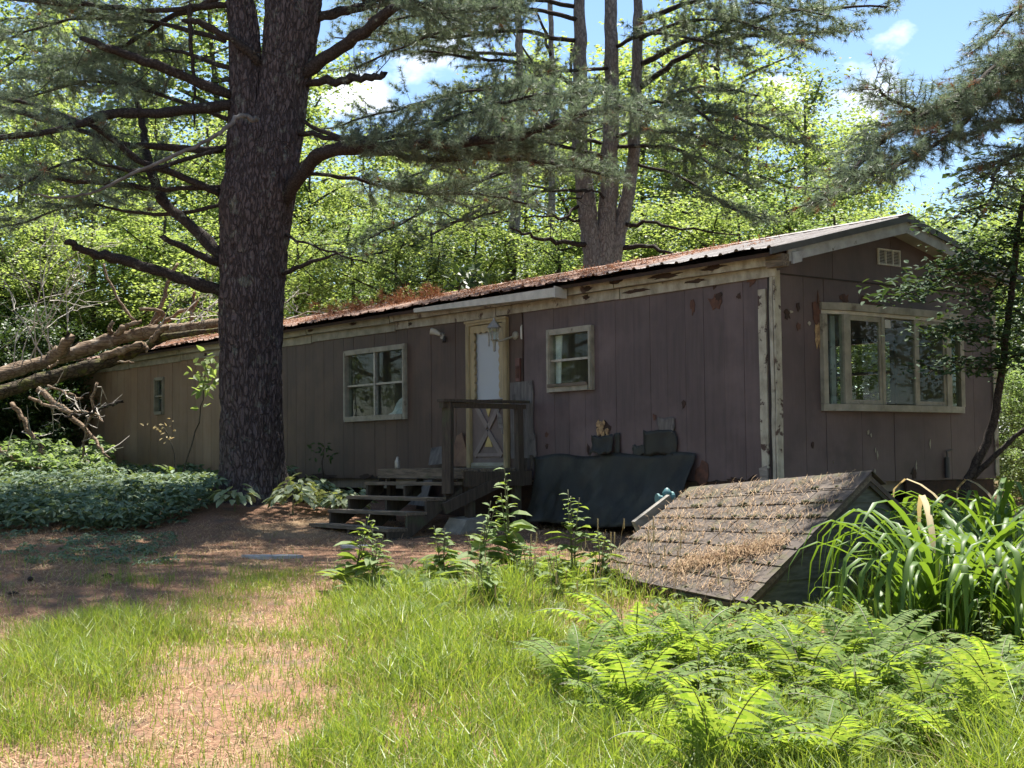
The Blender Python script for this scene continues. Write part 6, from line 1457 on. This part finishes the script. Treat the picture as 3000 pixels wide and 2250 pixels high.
LL_ = [(0, 2760, 1890, 1.10, "largest daylily clump in front of the well house gable"), (1, 2900, 1850, 1.05, "daylily clump at the right edge beside the largest one"), (2, 2600, 1900, .85, "small yellowing daylily clump at the well house corner"), (0, 2985, 1810, 1.05, "daylily clump cut by the right edge of the picture"), (1, 2800, 1760, 1.05, "daylily clump at the back against the well house"), (0, 2900, 1730, 1.05, "rear daylily clump near the gable wall"), (1, 3060, 1930, 1.0, "daylily clump at the right border nearest the ferns"), (2, 2690, 1800, .9, "narrow daylily clump touching the clapboards"), (0, 3020, 1700, 1.0, "farthest daylily clump by the leaning tree's foot")]
for k, px_, py_, s, lb in LL_:
    o = lil[k] if not lu[k] else copy_tree(lil[k]); lu[k] = True; p = gxy(px_, py_); s *= 1.42; o.location = p; o.scale = (s, s, s); o.rotation_euler = (0, 0, RNG.uniform(0, 6.28)); tag(o, lb, "daylily", "daylilies by the well house")
# tall dock-like weeds in front of the skirting
def weed_proto(seed, h, ns, big):
    rg = np.random.default_rng(seed); root = empty("tall_weed"); P, N, D, Lg = [], [], [], []
    for s in range(ns):
        a = rg.uniform(0, 6.28); l_ = rg.uniform(.02, .16); hh = h * rg.uniform(.7, 1.0); pts = smooth_path([(rg.normal(0, .03), rg.normal(0, .03), -.02), (math.cos(a) * l_ * .4, math.sin(a) * l_ * .4, hh * .5), (math.cos(a) * l_, math.sin(a) * l_, hh)], 5); q = MB(); q.tube(pts, np.linspace(.007, .003, len(pts)), 6); q.build("stem", M['stem'], root, True)
        m = 17
        for k in range(m):
            t = .12 + .88 * k / m; i = t * (len(pts) - 1.01); p = pts[int(i)] + (pts[int(i) + 1] - pts[int(i)]) * (i - int(i)); b_ = k * 2.4 + rg.uniform(-.4, .4); P.append(p); el = rg.uniform(-.1, .5) if t < .75 else rg.uniform(.3, 1.0); D.append([math.cos(b_), math.sin(b_), el]); N.append([-math.cos(b_) * .4 + rg.normal(0, .2), -math.sin(b_) * .4 + rg.normal(0, .2), 1]); Lg.append((.25 if t < .65 else .13) * rg.uniform(.7, 1.3) * (1.2 - .5 * t))
    for k in range(big):
        b_ = k * 2 * math.pi / big + rg.uniform(-.3, .3); P.append([math.cos(b_) * .05, math.sin(b_) * .05, .05]); D.append([math.cos(b_), math.sin(b_), rg.uniform(.2, .7)]); N.append([-math.cos(b_) * .5, -math.sin(b_) * .5, 1]); Lg.append(rg.uniform(.24, .38))
    P, D, N, Lg = map(np.array, (P, D, N, Lg)); N = unit(N); D = unit(D - (D * N).sum(1)[:, None] * N); S = np.cross(N, D); V = []
    prof = [(0, .04), (.2, .55), (.45, 1.0), (.75, .7), (1.0, .03)]
    for (t0, w0), (t1, w1) in zip(prof[:-1], prof[1:]):
        for sg in (-1, 1):
            f = lambda t, w: P + D * (Lg * t)[:, None] + S * (sg * w * Lg * .19)[:, None] + N * (w * Lg * .05)[:, None] - np.array([0, 0, 1]) * (Lg * .35 * t * t)[:, None]
            c = lambda t: P + D * (Lg * t)[:, None] - np.array([0, 0, 1]) * (Lg * .35 * t * t)[:, None]
            V.append(np.stack([c(t0), f(t0, w0), f(t1, w1), c(t1)], 1))
    link("leaves", poly_mesh("leaves", np.concatenate(V).reshape(-1, 3), 4, M['weed']), root); return root
wp = [weed_proto(1, 1.0, 3, 7), weed_proto(2, .95, 4, 8), weed_proto(3, .65, 3, 8)]; wu = [False] * 3
for k, px_, py_, s, lb in [(1, 1500, 1730, 1.0, "tallest stalked weed with pointed leaves, in front of the porch's right corner"), (0, 1390, 1740, .95, "tall leafy weed just left of the tallest one before the porch"), (0, 1680, 1720, .98, "tall weed standing before the black skirting sheet"), (2, 1030, 1735, .9, "weed with big drooping leaves in front of the lowest steps"), (2, 1090, 1750, .75, "shorter weed right beside the one in front of the steps"), (2, 1560, 1760, .8, "low broad-leaved weed at the foot of the tallest stalks"), (2, 1760, 1735, .75, "low weed at the left foot of the well house"), (2, 1420, 1800, .7, "small weed in the tall grass below the stalks"), (1, 2890, 2000, .55, "pale upright weed between daylilies and ferns"), (2, 1300, 1720, .8, "broad-leaved weed midway between the steps and the tall stalks"), (2, 1640, 1780, .7, "drooping weed in the grass before the skirting sheet")]:
    o = wp[k] if not wu[k] else copy_tree(wp[k]); wu[k] = True; p = gxy(px_, py_); s *= 1.22; o.location = p; o.scale = (s, s, s * RNG.uniform(.85, 1.1)); o.rotation_euler = (RNG.normal(0, .1), RNG.normal(0, .1), RNG.uniform(0, 6.28)); tag(o, lb, "weed", "tall weeds before the porch")
# pale broad-leaved plants beside the steps
def hosta_proto(seed):
    rg = np.random.default_rng(seed); root = empty("broadleaf_plant"); n = 44; a = rg.uniform(0, 6.28, n); r = rg.random(n) ** .5 * .24; P = np.stack([np.cos(a) * r, np.sin(a) * r, .34 - r * .7 + rg.normal(0, .03, n)], 1); D = np.stack([np.cos(a), np.sin(a), rg.uniform(-.4, .1, n)], 1); N = np.stack([np.cos(a) * .25, np.sin(a) * .25, np.ones(n)], 1) + rg.normal(0, .2, (n, 3))
    link("leaves", poly_mesh("leaves", leaf_fine(P, N, rg.uniform(.11, .17, n), .62, D), 4, M['hosta']), root)
    q = MB(); q.tube([(0, 0, -.03), (0, 0, .2)], [.01, .005], 5); q.build("stem", M['stem'], root); return root
hp = hosta_proto(5)
for k, (px_, d) in enumerate([(905, 20.6), (950, 20.3), (1000, 20.0), (1040, 19.9), (870, 20.0), (930, 19.5), (985, 19.4), (690, 19.3), (860, 19.2), (1020, 19.3)]):
    o = hp if k == 0 else copy_tree(hp); x_ = (px_ - 1500) / FPX * d; o.location = (x_, d, gzs(x_, d)); s = RNG.uniform(.8, 1.2); o.scale = (s, s, s); o.rotation_euler = (0, 0, k * 1.3)
    tag(o, "pale broad-leaved plant in the sunlit patch between the big pine and the steps" if px_ != 690 else "pale broad-leaved sprig at the foot of the big pine trunk", "plant", "broad-leaved plants left of the steps")
# saplings before the tan wall
def sapling(label, pts, d, leaves, ls, m='leafA'):
    Q = px_path(pts, d, 0, 5, .008); org = Q[0].copy(); root = empty("sapling", org); tag(root, label, "sapling"); q = MB(); q.tube(Q - org, np.linspace(.014, .005, len(Q)), 6); q.build("stem", M['barkdec'], root, True)
    n = leaves; a = RNG.random(n) * .42 + .60; ix = np.clip((a * (len(Q) - 1)).astype(int), 0, len(Q) - 1); P = Q[ix] - org + RNG.normal(0, .10, (n, 3)); N = RNG.normal(0, .5, (n, 3)) + np.array([0, -.8, .8]); link("leaves", poly_mesh("leaves", leaf_fine(P, N, ls * RNG.uniform(.7, 1.2, n), .62), 4, M[m]), root)
sapling("leafy sapling with a bright green tuft left of the big trunk", [(530, 1400), (560, 1310), (590, 1190), (600, 1110), (612, 1065)], 22.6, 70, .14)
sapling("thin leafless-looking sapling before the tan wall", [(515, 1400), (510, 1330), (490, 1270), (470, 1245)], 22.8, 22, .07, 'straw')
sapling("spindly seedling against the wall right of the big trunk", [(945, 1400), (945, 1340), (950, 1310)], 21.8, 30, .08, 'leafC')
sapling("vine leaves poking above the roof ridge near the middle", [(1340, 860), (1350, 835), (1365, 815), (1400, 800)], 22.5, 60, .17, 'leafC')
# upright leafy goldenrod-like weeds between the ferns
gp_ = weed_proto(9, .55, 3, 0); gd_ = False
for i in range(16):
    p = gxy(RNG.uniform(1650, 3050), RNG.uniform(1930, 2300))
    if inside_wh(np.array([p[0]]), np.array([p[1]]))[0]: continue
    o = gp_ if not gd_ else copy_tree(gp_); gd_ = True; s = RNG.uniform(.5, .8); o.name = "leafy_weed"; o.location = p; o.scale = (s, s, s); o.rotation_euler = (0, 0, RNG.uniform(0, 6.28)); tag(o, "upright leafy weed growing among the ferns at the lower right", "weed", "leafy weeds among the ferns")
